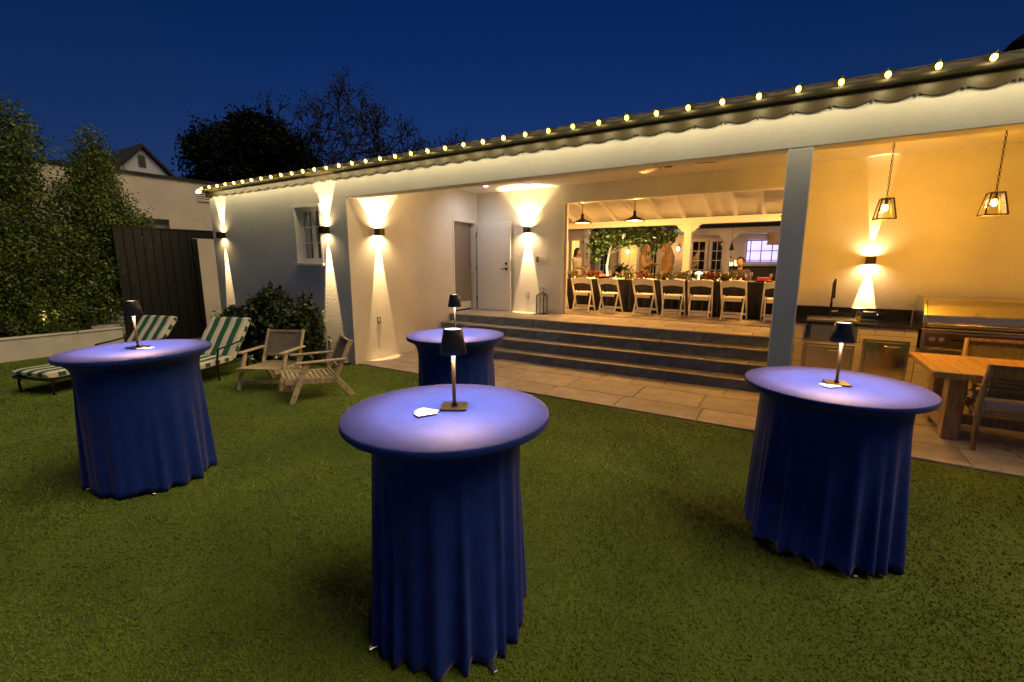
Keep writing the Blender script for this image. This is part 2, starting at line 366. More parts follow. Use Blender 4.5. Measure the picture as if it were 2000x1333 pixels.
# window
wn = MB().box(wx0, wx1, FY + .11, FY + .14, wz0, wz1)
f = MB()
f.box(wx0 - .03, wx0 + .012, FY - .018, FY + .02, wz0, wz1 + .03); f.box(wx1 - .012, wx1 + .03, FY - .018, FY + .02, wz0, wz1 + .03); f.box(wx0 + .012, wx1 - .012, FY - .017, FY + .02, wz1 - .01, wz1 + .029)
win = hp(f, 'window', white_paint, bevel=.004)
m = MB().box(wx0 - .05, wx1 + .05, FY - .05, FY + .10, wz0 - .045, wz0 - .001); m.build('sill', white_paint, win, bevel=.005)
m = MB(); xm = (wx0 + wx1) / 2; gy0, gy1 = FY + .10, FY + .135
for a, b in ((wx0, wx0 + .06), (xm - .045, xm + .045), (wx1 - .06, wx1)): m.box(a, b, gy0, gy1, wz0, wz1)
for a, b in ((wz0, wz0 + .075), (wz1 - .06, wz1)):
    m.box(wx0 + .06, xm - .045, gy0 + .001, gy1, a, b); m.box(xm + .045, wx1 - .06, gy0 + .001, gy1, a, b)
for t in (1 / 3, 2 / 3):
    zz = wz0 + .075 + (wz1 - wz0 - .135) * t
    m.box(wx0 + .06, xm - .045, gy0 + .005, gy1, zz - .009, zz + .009); m.box(xm + .045, wx1 - .06, gy0 + .005, gy1, zz - .009, zz + .009)
m.build('sash', white_paint, win)
for a, b in ((wx0 + .06, xm - .045), (xm + .045, wx1 - .06)):
    for t in range(3):
        za = wz0 + .075 + (wz1 - wz0 - .135) * t / 3; zb = wz0 + .075 + (wz1 - wz0 - .135) * (t + 1) / 3
        MB().box(a, b, gy0 + .02, gy0 + .026, za, zb).build('pane', glass, win)
MB().box(wx0 - .1, wx1 + .1, FY + .21, FY + .22, wz0 - .1, wz1 + .1).build('blind', M('linen_blind', (.62, .55, .42), .9, var=.1, scale=20), win)
# doorway: frame, inner door, open leaf
m = MB(); m.box(XS - .14, XS + .012, dy0 - .035, dy0 + .012, .612, dz1 + .035); m.box(XS - .14, XS + .012, dy1 - .012, dy1 + .03, .612, dz1 + .035); m.box(XS - .14, XS + .011, dy0 + .012, dy1 - .012, dz1 - .02, dz1 + .034)
hp(m, 'door_frame', white_paint, bevel=.004)
inner = MB().box(XS - .12, XS - .085, dy0 + .014, dy1 - .05, .64, dz1 - .024); inner = hp(inner, 'inner_door', M('grey_door', (.20, .18, .16), .5, var=.03))
MB().box(XS - .085, XS - .078, dy0 + .02, dy1 - .056, .642, .80).build('kick_plate', white_paint, inner)
MB().tube([(XS - .085, dy1 - .09, 1.62), (XS - .05, dy1 - .09, 1.62), (XS - .05, dy1 - .09, 1.5)], .008, 8).build('door_handle', steel, inner)
m = MB().box(XS - .6, XS - .14, dy0 - .2, dy1 + .05, .55, 2.6); hp(m, 'vestibule_shade_box', black_cloth)  # solid black box; its colour stands for the dark behind the door
leaf = MB().box(-5.83, -5.0, 8.085, 8.125, .625, 2.45); leaf = hp(leaf, 'door_leaf', M('door_paint', (.80, .79, .77), .5, var=.02), bevel=.004)
for z in (1.49, 1.60): MB().tube([(-5.09, 8.086, z), (-5.09, 8.055, z)], [.028, .024], 12).build('door_lock', black_metal, leaf)
MB().tube([(-5.09, 8.06, 1.49), (-5.09, 8.04, 1.49), (-5.19, 8.04, 1.49)], .010, 8).build('door_handle', black_metal, leaf)
MB().box(-5.001, -4.996, 8.095, 8.115, 1.44, 1.68).build('lock_plate', steel, leaf)
for z in (.85, 1.5, 2.2): MB().tube([(-5.845, 8.08, z - .05), (-5.845, 8.08, z + .05)], .010, 8).build('hinge', dark_metal, leaf)
# recessed ceiling downlight
m = MB().lathe([(.07, 0), (.07, .008), (.05, .008), (.05, 0)], 20, (-5.15, 7.45, CZ - .012)); hp(m, 'downlight', white_paint)
m = MB().lathe([(.001, .004), (.05, .004)], 20, (-5.15, 7.45, CZ - .012)); hp(m, 'downlight_lens', ME('cool_glow', (.85, .9, 1), 8))
light('SPOT', (-5.15, 7.45, CZ - .02), 30, (.78, .86, 1.0), size=.05, aim=(-.25, .1, -1), spot=160, blend=1.0)
# chimney rising behind the roof
m = MB(); m.box(1.55, 2.2, 6.0, 6.6, 3.2, 3.50); ch = hp(m, 'chimney', stucco)
m = MB(); m.prism([(1.42, 3.50), (2.33, 3.50), (2.1, 3.75), (1.65, 3.68)], lambda a, b: (a, 5.9, b), lambda a, b: (a, 6.7, b)); m.build('chimney_cap', roof_dark, ch); 
# terrace roof: sloping boards, rafters, beam, post
def tz(y): return 3.20 - (y - 8.34) * .235
m = MB()
for k in range(26):
    y0 = 8.35 + k * .11; y1 = y0 + .104
    m.add([(-7.0, y0, tz(y0) + .10), (3.0, y0, tz(y0) + .10), (3.0, y1, tz(y1) + .10), (-7.0, y1, tz(y1) + .10), (-7.0, y0, tz(y0) + .115), (3.0, y0, tz(y0) + .115), (3.0, y1, tz(y1) + .115), (-7.0, y1, tz(y1) + .115)],
          [(0, 3, 2, 1), (4, 5, 6, 7), (0, 1, 5, 4), (1, 2, 6, 5), (2, 3, 7, 6), (3, 0, 4, 7)])
tb = hp(m, 'ceiling_boards', white_paint); tb['kind'] = 'stuff'
m = MB(); m.prism([(8.3, tz(8.3) + .118), (11.4, tz(11.4) + .118), (11.4, tz(11.4) + .16), (8.3, tz(8.3) + .16)], lambda a, b: (-7.1, a, b), lambda a, b: (3.1, a, b)); hp(m, 'terrace_roof', roof_dark)
for k in range(-8, 6):
    xx = -2.73 + .525 * k + (.525 * 0)
    if xx > .6: continue
    m = MB().prism([(8.35, tz(8.35)), (11.25, tz(11.25)), (11.25, tz(11.25) + .099), (8.35, tz(8.35) + .099)], lambda a, b: (xx - .035, a, b), lambda a, b: (xx + .035, a, b)); hp(m, 'rafter', white_paint)
m = MB(); m.box(-7.0, 3.0, 10.93, 11.07, 2.455, 2.60); hp(m, 'terrace_beam', white_paint, bevel=.006)
def post(px, py, w, z0, z1, parent, lo):
    p = MB().box(px - w / 2, px + w / 2, py - w / 2, py + w / 2, z0, z1).build('post', white_paint, parent, bevel=.006, loc=lo)
    for s in (-1, 1):
        br = [(w / 2, z1), (w / 2, z1 - .20), (w / 2 + .02, z1 - .16), (w / 2 + .07, z1 - .14), (w / 2 + .085, z1 - .10), (w / 2 + .14, z1 - .075), (w / 2 + .15, z1 - .03), (w / 2 + .21, z1)]
        b = MB().prism(br, lambda a, b: (px + s * a, py - w * .42, b), lambda a, b: (px + s * a, py + w * .42, b)).build('bracket', white_paint, p); fixnormals(b)
    return p
for px in (-2.10, -5.6, 1.2): post(px, 11.0, .15, .60, 2.455, house, -HB)

# ---------------------------------------------------------------- string lights on the gutter
sl = empty('string_lights', (-4, 4.62, 3.02), label='string of warm glowing bulbs clipped along the roof edge', cat='string lights')
LO = Vector((4, -4.62, -3.02)); BS = .2845; bx = 1.036 + 9 * BS
bpts = []
while bx > -9.85: bpts.append(bx); bx -= BS
wire = []
for a, b in zip(bpts[:-1], bpts[1:]):
    wire += [(a, 4.640, 3.052), ((a + b) / 2, 4.648, 3.034 + random.uniform(-.006, .004))]
MB().tube(wire + [(bpts[-1], 4.640, 3.052)], .0035, 5).build('wire', black_metal, sl, loc=LO)
b0_ = MB().lathe([(.0005, -.030), (.014, -.023), (.020, -.006), (.017, .008), (.009, .018)], 10).build('bulb', bulb_mat, sl, smooth=True); bm_ = b0_.data
s0_ = MB().lathe([(.009, .016), (.010, .018), (.010, .036), (.004, .040)], 8, capt=True).build('socket', black_metal, sl); sm_ = s0_.data
first = True
for x in bpts:
    jz = random.uniform(-.004, .004)
    if first: bo, so = b0_, s0_; first = False
    else: bo = link('bulb', bm_, None, sl); so = link('socket', sm_, None, sl)
    p = Vector((x, 4.622, 3.022 + jz)) + LO; bo.location = p; so.location = p
    tl = R(random.uniform(-14, 14)); bo.rotation_euler = (R(20), tl, 0); so.rotation_euler = (R(20), tl, 0)
    light('POINT', Vector((x, 4.588, 2.992)) + LO, 2.1, (1.0, .79, .40), sl, size=.015, name='bulb_light')
fl = empty('floodlight', (-9.86, 4.60, 2.96), label='small round white floodlight at the left corner of the eave', cat='floodlight')
MB().lathe([(.02, -.05), (.045, -.03), (.055, .0), (.05, .01)], 16, capb=True).build('housing', white_paint, fl, smooth=True).rotation_euler = (R(65), 0, R(20))
MB().lathe([(.001, .005), (.048, .005)], 16).build('lens', ME('flood_glow', (1, .85, .55), 5), fl).rotation_euler = (R(65), 0, R(20))

# ---------------------------------------------------------------- wall sconces
def sconce(loc, nrm, label, up=(60, 30), dn=(26, 30), fan=10.0, d=.055, tiltu=.09, tiltd=.085):
    """box sconce on a wall with outward normal nrm"""
    rz = math.atan2(nrm[1], nrm[0]) - math.pi / 2   # local +y = outward
    s = empty('wall_sconce', loc, rz, label, 'wall light', 'box shaped up and down wall sconces')
    m = MB(); a, b, h, t = .055, .115, .055, .004
    m.box(-a, a, .0, .012, -h, h); m.box(-a, a, b - t, b, -h, h); m.box(-a, -a + t, .012, b - t, -h, h); m.box(a - t, a, .012, b - t, -h, h)
    m.build('housing', dark_metal, s)
    MB().box(-a + t + .002, a - t - .002, .018, b - .010, -.012, .012).build('light_core', sconce_glow, s)
    light('SPOT', (0, d, .035), up[1], WARM, s, size=.006, aim=(0, -tiltu, 1), spot=up[0], blend=.22)
    light('SPOT', (0, d, -.035), dn[1], WARM, s, size=.006, aim=(0, -tiltd, -1), spot=dn[0], blend=.35)
    for sg in (-1, 1):
        light('SPOT', (0, .10, .05 * sg), fan, WARM, s, size=.008, aim=(0, -.5, sg), spot=150, blend=.8)
    return s
sconce((-9.50, FY, 2.14), (0, -1), 'box sconce nearest the left end of the white facade', fan=5, up=(36, 300), dn=(17, 750))
sconce((-6.39, FY, 2.13), (0, -1), 'box sconce beside the small white window', fan=5, up=(46, 300), dn=(20, 750))
sconce((XS, 5.39, 2.12), (1, 0), 'box sconce on the side wall of the covered patio above an outlet', fan=26, up=(84, 330), dn=(22, 600))
sconce((-4.64, BY, 2.27), (0, -1), 'box sconce on the back wall between the open door and lantern', fan=26, up=(86, 220), dn=(28, 560))
sconce((.90, BY, 1.66), (0, -1), 'box sconce over the outdoor kitchen counter', up=(17, 150), dn=(26, 420))

# ---------------------------------------------------------------- wall plates, lantern
plate = M('plate_plastic', (.66, .65, .62), .4, var=.02)
def wall_plate(name, loc, rz, w, h, label, cat, gang=1, outlet=False):
    s = empty(name, loc, rz, label, cat)
    MB().box(-w / 2, w / 2, -.008, 0, -h / 2, h / 2).build('cover', plate if not outlet else steel, s, bevel=.002)
    for i in range(gang):
        xx = -w / 2 + w * (i + .5) / gang
        MB().box(xx - .017, xx + .017, -.012, -.008, -.036, .036).build('socket' if outlet else 'switch', plate, s, bevel=.002)
    return s
wall_plate('switch_plate', (-4.28, BY - .001, 1.69), 0, .20, .115, 'wide white switch plate on the wall above the lantern', 'switch', 4)
MB().box(-4.445, -4.40, BY - .03, BY, 1.63, 1.75).build('wall_remote', M('grey_plastic', (.16, .16, .16), .4), bevel=.004); tag(bpy.data.objects['wall_remote'], 'small dark remote cradle left of the white switch plate', 'remote')
wall_plate('outlet', (-4.64, BY - .001, .96), 0, .075, .12, 'outlet under the back wall sconce beside the lantern', 'outlet', 1, True)
wall_plate('outlet', (XS + .001, 5.33, .67), R(90), .075, .12, 'metal outlet low on the side wall below its sconce', 'outlet', 1, True)
la = empty('lantern', (-4.22, 8.02, .611), label='tall empty metal lantern with ring handle standing on the landing', cat='lantern')
m = MB(); a = .078
for sx in (-1, 1):
    for sy in (-1, 1): m.box(sx * a - .007, sx * a + .007, sy * a - .007, sy * a + .007, .012, .37)
m.build('frame', dark_metal, la); MB().box(-a - .012, a + .012, -a - .012, a + .012, 0, .012).build('base', dark_metal, la)
MB().add([(-a - .012, -a - .012, .37), (a + .012, -a - .012, .37), (a + .012, a + .012, .37), (-a - .012, a + .012, .37), (-.03, -.03, .43), (.03, -.03, .43), (.03, .03, .43), (-.03, .03, .43)], [(0, 3, 2, 1), (4, 5, 6, 7), (0, 1, 5, 4), (1, 2, 6, 5), (2, 3, 7, 6), (3, 0, 4, 7)]).build('lid', dark_metal, la)
MB().tube([(.045 * math.sin(t * math.pi / 8), 0, .475 - .045 * math.cos(t * math.pi / 8)) for t in range(17)], .006, 6).build('ring_handle', dark_metal, la)
for (b_) in ((-a, a, -a - .001, -a + .001), (-a, a, a - .001, a + .001)): MB().box(*b_, .014, .37).build('pane', clear_glass, la)
for (b_) in ((-a - .001, -a + .001, -a, a), (a - .001, a + .001, -a, a)): MB().box(*b_, .014, .37).build('pane', clear_glass, la)
MB().lathe([(.028, .012), (.028, .05)], 14, capt=True, capb=True).build('candle', paper, la)
# ceiling fans (blade tips show below the beam)
def fan(loc, rz, label):
    s = empty('ceiling_fan', loc, rz, label, 'ceiling fan', 'ceiling fans in the covered patio')
    MB().tube([(0, 0, .0), (0, 0, -.10)], .012, 8).build('rod', dark_metal, s)
    MB().lathe([(.02, -.06), (.075, -.075), (.085, -.11), (.06, -.135), (.001, -.14)], 18).build('motor', dark_metal, s, smooth=True)
    for k in range(3):
        b = MB().add([(.09, -.045, -.105), (.62, -.07, -.115), (.62, .05, -.095), (.09, .035, -.09), (.09, -.045, -.099), (.62, -.07, -.109), (.62, .05, -.089), (.09, .035, -.084)], [(0, 3, 2, 1), (4, 5, 6, 7), (0, 1, 5, 4), (1, 2, 6, 5), (2, 3, 7, 6), (3, 0, 4, 7)]).build('blade', dark_metal, s); b.rotation_euler = (0, 0, k * 2 * math.pi / 3)
fan((-1.62, 6.75, CZ - .001), R(20), 'dark ceiling fan nearest the column, blades just below the beam')
fan((-4.2, 6.55, CZ - .001), R(75), 'dark ceiling fan by the side wall, only a blade tip showing')

# ---------------------------------------------------------------- cocktail tables
def cocktail_table(c, h, label, seed, rim=.445, hemr=.338, rz=0, lift=.02, flare=.02, nk=.328):
    r = random.Random(seed)
    t = empty('cocktail_table', (c[0], c[1], 0), rz, label, 'cocktail table', 'round cocktail tables in navy stretch covers')
    n = 220
    top = MB().lathe([(.0005, h), (rim * .5, h + .0008), (rim - .03, h), (rim - .008, h), (rim - .002, h - .0012), (rim, h - .005), (rim, h - .024), (rim - .004, h - .030), (rim - .012, h - .034), (rim - .05, h - .036)], 96)
    top.build('cover_top', navy, t, smooth=True)
    # gathered skirt
    folds = []
    nf = 23
    for k in range(nf): folds.append((2 * math.pi * (k + r.uniform(-.28, .28)) / nf, r.uniform(.06, .17), r.uniform(.25, 1.3), r.uniform(.03, .5)))
    lev = [0, .010, .022, .04, .06, .085, .14, .2, .28, .36, .44, .52, .6, .68, .76, .84, .91, .96, 1.0]
    V = []; F = []
    hemd = [r.uniform(0, .03) for _ in range(n)]
    for li, s in enumerate(lev):
        neck = rim - .012 - (rim - nk) * (1 - math.exp(-s / flare))
        rad = neck + (hemr - nk) * s ** 1.2
        for k in range(n):
            a = 2 * math.pi * k / n; dr = 0
            for (a0, wd, am, st) in folds:
                dd = (a - a0 + math.pi) % (2 * math.pi) - math.pi
                g = max(0, (s - st * .55)) / (1 - st * .55)
                dr += am * .050 * g ** .9 * math.exp(-(dd / wd * 1.35) ** 2)
            rr = rad + dr - .016 * max(0, s - .1)
            z = h - .030 - s * (h - .030 - lift) - (dr * .55 * s ** 6 - .012 * s ** 8)
            V.append((rr * math.cos(a), rr * math.sin(a), max(z, .004)))
    for li in range(len(lev) - 1):
        for k in range(n): F.append((li * n + k, (li + 1) * n + k, (li + 1) * n + (k + 1) % n, li * n + (k + 1) % n))
    sk = MB().add(V, F).build('skirt', navy, t, smooth=True); fixnormals(sk)
    so = sk.modifiers.new('hem', 'SOLIDIFY'); so.thickness = .003
    MB().tube([(0, 0, .03), (0, 0, h - .05)], .03, 10).build('pole', black_metal, t)
    for k in range(4):
        a = math.pi / 4 + k * math.pi / 2
        MB().bar((.03 * math.cos(a), .03 * math.sin(a), .022), (.395 * math.cos(a), .395 * math.sin(a), .012), .022, .014).build('foot', steel, t, bevel=.003)
    return t
CT = {'c': ((-1.235, 1.475), 1.0), 'l': ((-4.10, 1.37), 1.0), 'r': ((.252, 3.12), .95), 'b': ((-2.52, 3.15), 1.0)}
cocktail_table(*CT['c'], 'navy covered cocktail table nearest the camera at bottom centre', 3, rz=R(20))
cocktail_table(*CT['l'], 'navy covered cocktail table at the left in front of striped loungers', 5, rz=R(24), rim=.465, flare=.04, nk=.372, hemr=.382)
cocktail_table(*CT['r'], 'navy covered cocktail table at the right by the wooden dining table', 9, rz=R(70), lift=.035, nk=.372, hemr=.392, rim=.455)
cocktail_table(*CT['b'], 'navy covered cocktail table farthest back beside the steps', 12, rz=R(35), rim=.43, flare=.04, nk=.338, hemr=.345)

# ---------------------------------------------------------------- cordless table lamps
shade_mat = M('lamp_black', (.045, .045, .048), .36, metal=.6, var=.15, spec=.5)
base_mat = M('lamp_base', (.045, .035, .022), .3, metal=.8, var=.15)
def table_lamp(loc, rz, label):
    s = empty('table_lamp', loc, rz, label, 'table lamp', 'slim black cordless table lamps')
    MB().box(-.057, .057, -.057, .057, 0, .009).build('base', base_mat, s, bevel=.002)
    MB().tube([(0, 0, .009), (0, 0, .022), (0, 0, .27)], [.014, .0075, .0105], 14).build('stem', base_mat, s, smooth=True)
    MB().lathe([(.059, .245), (.0605, .246), (.040, .352), (.0385, .354), (.037, .352), (.057, .2465), (.059, .245)], 32).build('shade', shade_mat, s, smooth=True)
    MB().lathe([(.0005, .350), (.037, .350)], 28).build('diffuser', lamp_glow, s)
    light('POINT', (0, 0, .285), 88.0, (1.0, .60, .42), s, size=.012)
    light('POINT', (0, 0, .372), .12, (1.0, .78, .55), s, size=.03)
    return s
def on(k, dx, dy): (c, h) = CT[k]; return (c[0] + dx, c[1] + dy, h + .0015)
table_lamp(on('c', .0, .05), R(32), 'black cordless lamp on the nearest navy table, fan of cards beside it')
table_lamp(on('l', -.06, .03), R(10), 'black cordless lamp on the left navy table in front of the fence')
table_lamp(on('r', .012, .0), R(10), 'black cordless lamp on the right navy table below the kitchen counter')
table_lamp(on('b', -.02, .02), R(20), 'black cordless lamp on the farthest navy table beside the steps')
def cards(k, base, n, a0, da, grp, lab):
    me = None
    for i in range(n):
        a = R(a0 + da * i)
        if me is None: o = MB().box(-.090, -.005, -.026, .026, 0, .0009).build('card', paper); me = o.data
        else: o = link('card', me, None)
        (c, h) = CT[k]; o.location = (c[0] + base[0], c[1] + base[1], h + .0022 + .0011 * i); o.rotation_euler = (0, 0, a)
        tag(o, lab, 'card', grp)
cards('c', (-.018, -.05), 6, 6, 11, 'cards fanned on the nearest table', 'white card in the fan on the nearest navy table')
cards('r', (.02, -.055), 5, 8, 9, 'cards fanned on the right table', 'white card in the fan on the right navy table')
cards('l', (.055, .075), 3, 20, 14, 'cards on the left table', 'white card behind the lamp on the left navy table')

# ---------------------------------------------------------------- loungers
def lounger(loc, yaw, label):
    s = empty('sun_lounger', (loc[0], loc[1], 0), yaw, label, 'sun lounger', 'striped sun loungers by the planter')
    w, h, a, b, an = .64, .30, 1.30, .68, .90; T = .075; hw = w / 2
    e = Vector((0, math.cos(an), math.sin(an))); nn = Vector((0, -math.sin(an), math.cos(an)))
    m = MB(); zf = h - T - .02
    for sx in (-1, 1): m.bar((sx * (hw - .02), .0, zf), (sx * (hw - .02), a + .42, zf), .03, .035)
    for y in (.015, .5, a, a + .40): m.bar((-hw + .03, y, zf), (hw - .03, y, zf), .03, .03)
    m.build('frame', black_metal, s)
    for sx in (-1, 1):
        MB().tube([(sx * (hw - .03), .06, zf), (sx * (hw - .02), .045, .12), (sx * (hw - .035), .05, 0)], [.018, .015, .013], 8).build('leg', black_metal, s)
        MB().tube([(sx * (hw + .03), a - .33, 0), (sx * (hw + .025), a - .33, .30), (sx * (hw + .03), a - .30, .44)], [.013, .014, .016], 8).build('leg', black_metal, s)
        MB().tube([(sx * (hw + .03), a - .31, .445), (sx * (hw + .035), a - .1, .46), (sx * (hw + .03), a + .22, .50)], .013, 8).build('armrest', black_metal, s)
        wh = MB().lathe([(.07, -.018), (.092, -.012), (.092, .012), (.07, .018), (.07, -.018)], 20).build('wheel', black_metal, s); wh.location = (sx * (hw - .01), a + .36, .092); wh.rotation_euler = (0, R(90), 0)
    mb2 = MB(); q = Vector((0, a + .02, h - T - .01))
    for sx in (-1, 1): mb2.bar(q + Vector((sx * (hw - .03), 0, 0)), q + e * b + Vector((sx * (hw - .03), 0, 0)), .025, .025)
    mb2.bar(q + e * b + Vector((-hw + .03, 0, 0)), q + e * b + Vector((hw - .03, 0, 0)), .025, .025); mb2.build('back_frame', black_metal, s)
    n = 7; sw = w / n
    def strip(i, org, d, up, L, nm):
        x0 = -hw + i * sw; x1 = x0 + sw; g = []
        lo = .012 if i == 0 else 0; hi = .012 if i == n - 1 else 0
        V = []; F = []
        st = [0, .02, .06, .25, .5, .75, .94, .98, 1.0]
        for t in st:
            rd = .022 if t in (0, 1.0) else (.006 if t in (.02, .98) else 0)
            dip = -.006 if t in (.25, .75) else 0
            for (x, z) in ((x0, rd), (x0, T - rd - lo + dip), ((x0 + x1) / 2, T - rd + dip + .003), (x1, T - rd - hi + dip), (x1, rd)):
                V.append(org + Vector((x, 0, 0)) + d * (L * t) + up * z)
        for k in range(len(st) - 1):
            for j in range(5): F.append((k * 5 + j, k * 5 + (j + 1) % 5, (k + 1) * 5 + (j + 1) % 5, (k + 1) * 5 + j))
        F.append((0, 1, 2, 3, 4)); F.append(tuple((len(st) - 1) * 5 + j for j in (4, 3, 2, 1, 0)))
        o = MB().add(V, F).build(nm, green_cloth if i % 2 else cream_cloth, s, smooth=False); fixnormals(o)
    o1 = Vector((0, 0, h - T)); o2 = Vector((0, a + .03, h - T + .01))
    for i in range(n):
        strip(i, o1, Vector((0, 1, 0)), Vector((0, 0, 1)), a, 'seat_stripe'); strip(i, o2, e, nn, b, 'back_stripe')
    # striped side band of the cushions
    for (org, d, up, L) in ((o1, Vector((0, 1, 0)), Vector((0, 0, 1)), a), (o2, e, nn, b)):
        k = 0; step = .085; t = .02
        while t < L - .03:
            t2 = min(t + step, L - .02)
            for sx in (-1, 1):
                x = sx * hw; V = [org + Vector((x, 0, 0)) + d * t + up * .008, org + Vector((x, 0, 0)) + d * t2 + up * .008, org + Vector((x, 0, 0)) + d * t2 + up * (T - .014), org + Vector((x, 0, 0)) + d * t + up * (T - .014)]
                V += [p + Vector((sx * .004, 0, 0)) for p in V]
                o = MB().add(V, [(0, 1, 2, 3), (7, 6, 5, 4), (0, 4, 5, 1), (1, 5, 6, 2), (2, 6, 7, 3), (3, 7, 4, 0)]).build('side_band', green_cloth if k % 2 else cream_cloth, s); fixnormals(o)
            k += 1; t = t2
    return s
lounger((-7.97, 1.55), .30, 'green and cream striped lounger beside the low planter wall')
lounger((-6.62, 2.09), .41, 'green and cream striped lounger in front of the leafy bush')

# ---------------------------------------------------------------- wooden armchairs
def armchair(front, face, label):
    yaw = math.atan2(face[1], face[0]) - math.pi / 2
    s = empty('garden_armchair', (front[0], front[1], 0), yaw, label, 'armchair', 'low wooden armchairs with woven backs')
    W = .56; hw = W / 2
    for sx in (-1, 1):
        x = sx * hw; xi = sx * (hw - .028)
        MB().bar((x, 0.01, 0), (x, -.185, .465), .026, .062, (0, 1, 0)).build('leg', teak, s, bevel=.003)
        MB().bar((xi - sx * .004, -.69, 0), (xi - sx * .004, -.475, .275), .026, .058, (0, 1, 0)).build('leg', teak, s, bevel=.003)
        MB().bar((xi, .06, .265), (xi, -.52, .225), .026, .07).build('seat_rail', teak, s, bevel=.004)
        MB().bar((xi, -.47, .20), (xi, -.70, .70), .026, .055, (0, 1, 0)).build('back_post', teak, s, bevel=.004)
        MB().box(x - .034, x + .034, -.62, -.06, .466, .488).build('armrest', teak, s, bevel=.006)
        for (y, z) in ((-.03, .09), (-.04, .262), (-.26, .248), (-.44, .236), (-.62, .525), (-.605, .10)):
            MB().tube([(x + sx * .0125, y, z), (x + sx * .0155, y, z)], .008, 8).build('bolt', dark_metal, s)
    m = MB().bar((-hw + .015, -.035, .11), (hw - .015, -.035, .11), .02, .04); m.build('stretcher', teak, s)
    MB().bar((-hw + .04, -.50, .27), (hw - .04, -.50, .27), .02, .04).build('stretcher', teak, s)
    for k in range(11):
        t = k / 10; y = .055 - .53 * t; z = .305 - .035 * t - .030 * math.sin(math.pi * t)
        MB().bar((-hw + .042, y, z), (hw - .042, y, z), .040, .010).build('seat_slat', teak, s, bevel=.002)
    MB().bar((-hw + .04, -.685, .675), (hw - .04, -.685, .675), .022, .03).build('back_rail', teak, s)
    MB().bar((-hw + .04, -.545, .37), (hw - .04, -.545, .37), .022, .03).build('back_rail', teak, s)
    m = MB()
    for k in range(30):
        t = k / 29; y = -.553 - .128 * t; z = .385 + .278 * t
        m.tube([(-hw + .04, y, z), (-.09, y - .014, z), (.09, y - .014, z), (hw - .04, y, z)], .0052, 5)
    o = m.build('woven_back', rope, s); o['kind'] = 'stuff'
    m = MB()
    for k in range(26):
        xx = -hw + .05 + (W - .1) * k / 25
        m.tube([(xx, -.560, .385), (xx, -.688, .663)], .0035, 4)
    m.build('back_warp', rope, s)['kind'] = 'stuff'
    return s
armchair((-5.72, 3.13), (.45, -.89), 'low wooden armchair with woven back facing the camera by the bush')
armchair((-5.09, 3.14), (-.46, -.89), 'low wooden armchair seen side on, nearer the patio paving')

# ---------------------------------------------------------------- outdoor kitchen
KY = 7.56
kc = empty('outdoor_kitchen_counter', (.8, 7.9, 0), label='tiled outdoor kitchen base with black stone worktop', cat='kitchen counter'); KL = Vector((-.8, -7.9, 0))
MB().box(.075, 1.42, KY + .016, 8.195, .012, .79).build('carcass', grout_grey, kc, loc=KL)
MB().box(2.85, 3.9, KY + .016, 8.195, .012, .79).build('carcass', grout_grey, kc, loc=KL)
MB().box(1.42, 2.85, KY + .03, 8.195, .012, .55).build('carcass', grout_grey, kc, loc=KL)
rr = random.Random(4)
for row in range(7):
    z = .02 + row * .11; off = .15 if row % 2 else 0
    for (xa, xb) in ((.08, 1.415), (1.42, 2.85), (2.855, 3.9)):
        if xa == 1.42 and z > .42: continue
        x = xa - off
        while x < xb - .02:
            a_ = max(x, xa); b_ = min(x + .30, xb)
            if b_ - a_ > .02: k = piece('wall_tile', brick_white, b_ - a_ - .005, .104, .016, KL + Vector(((a_ + b_) / 2, KY + .016, z + .055)), kc, bev=.003); k.rotation_euler = (R(90), 0, 0)
            x += .30
MB().box(.065, 1.43, KY - .03, 8.195, .79, .825).build('worktop', granite, kc, loc=KL, bevel=.004)
MB().box(2.84, 3.9, KY - .03, 8.195, .79, .825).build('worktop', granite, kc, loc=KL, bevel=.004)
MB().box(.065, 1.43, 8.165, 8.196, .825, .985).build('backsplash', granite, kc, loc=KL, bevel=.003)
MB().box(2.84, 3.9, 8.165, 8.196, .825, .985).build('backsplash', granite, kc, loc=KL, bevel=.003)
ic = empty('ice_bin', (.5, KY, .55), label='stainless drop in ice bin with control plate at the left of the counter', cat='ice bin'); IL = Vector((-.5, -KY, -.55))
MB().box(.20, .80, KY - .022, KY - .001, .57, .785).build('front', steel, ic, loc=IL, bevel=.004)
MB().box(.205, .275, KY - .030, KY - .0225, .575, .78).build('control_plate', steel_shiny, ic, loc=IL, bevel=.002)
MB().tube([(.24, KY - .030, .735), (.24, KY - .043, .735)], .018, 14).build('knob', black_metal, ic, loc=IL)
MB().tube([(.24, KY - .030, .665), (.24, KY - .036, .665)], .011, 12).build('knob', black_metal, ic, loc=IL)
MB().box(.22, .78, KY - .04, 7.98, .8255, .862).build('rim', steel, ic, loc=IL, bevel=.006)
MB().box(.26, .74, KY + .0, 7.94, .8625, .868).build('lid', steel, ic, loc=IL, bevel=.002)
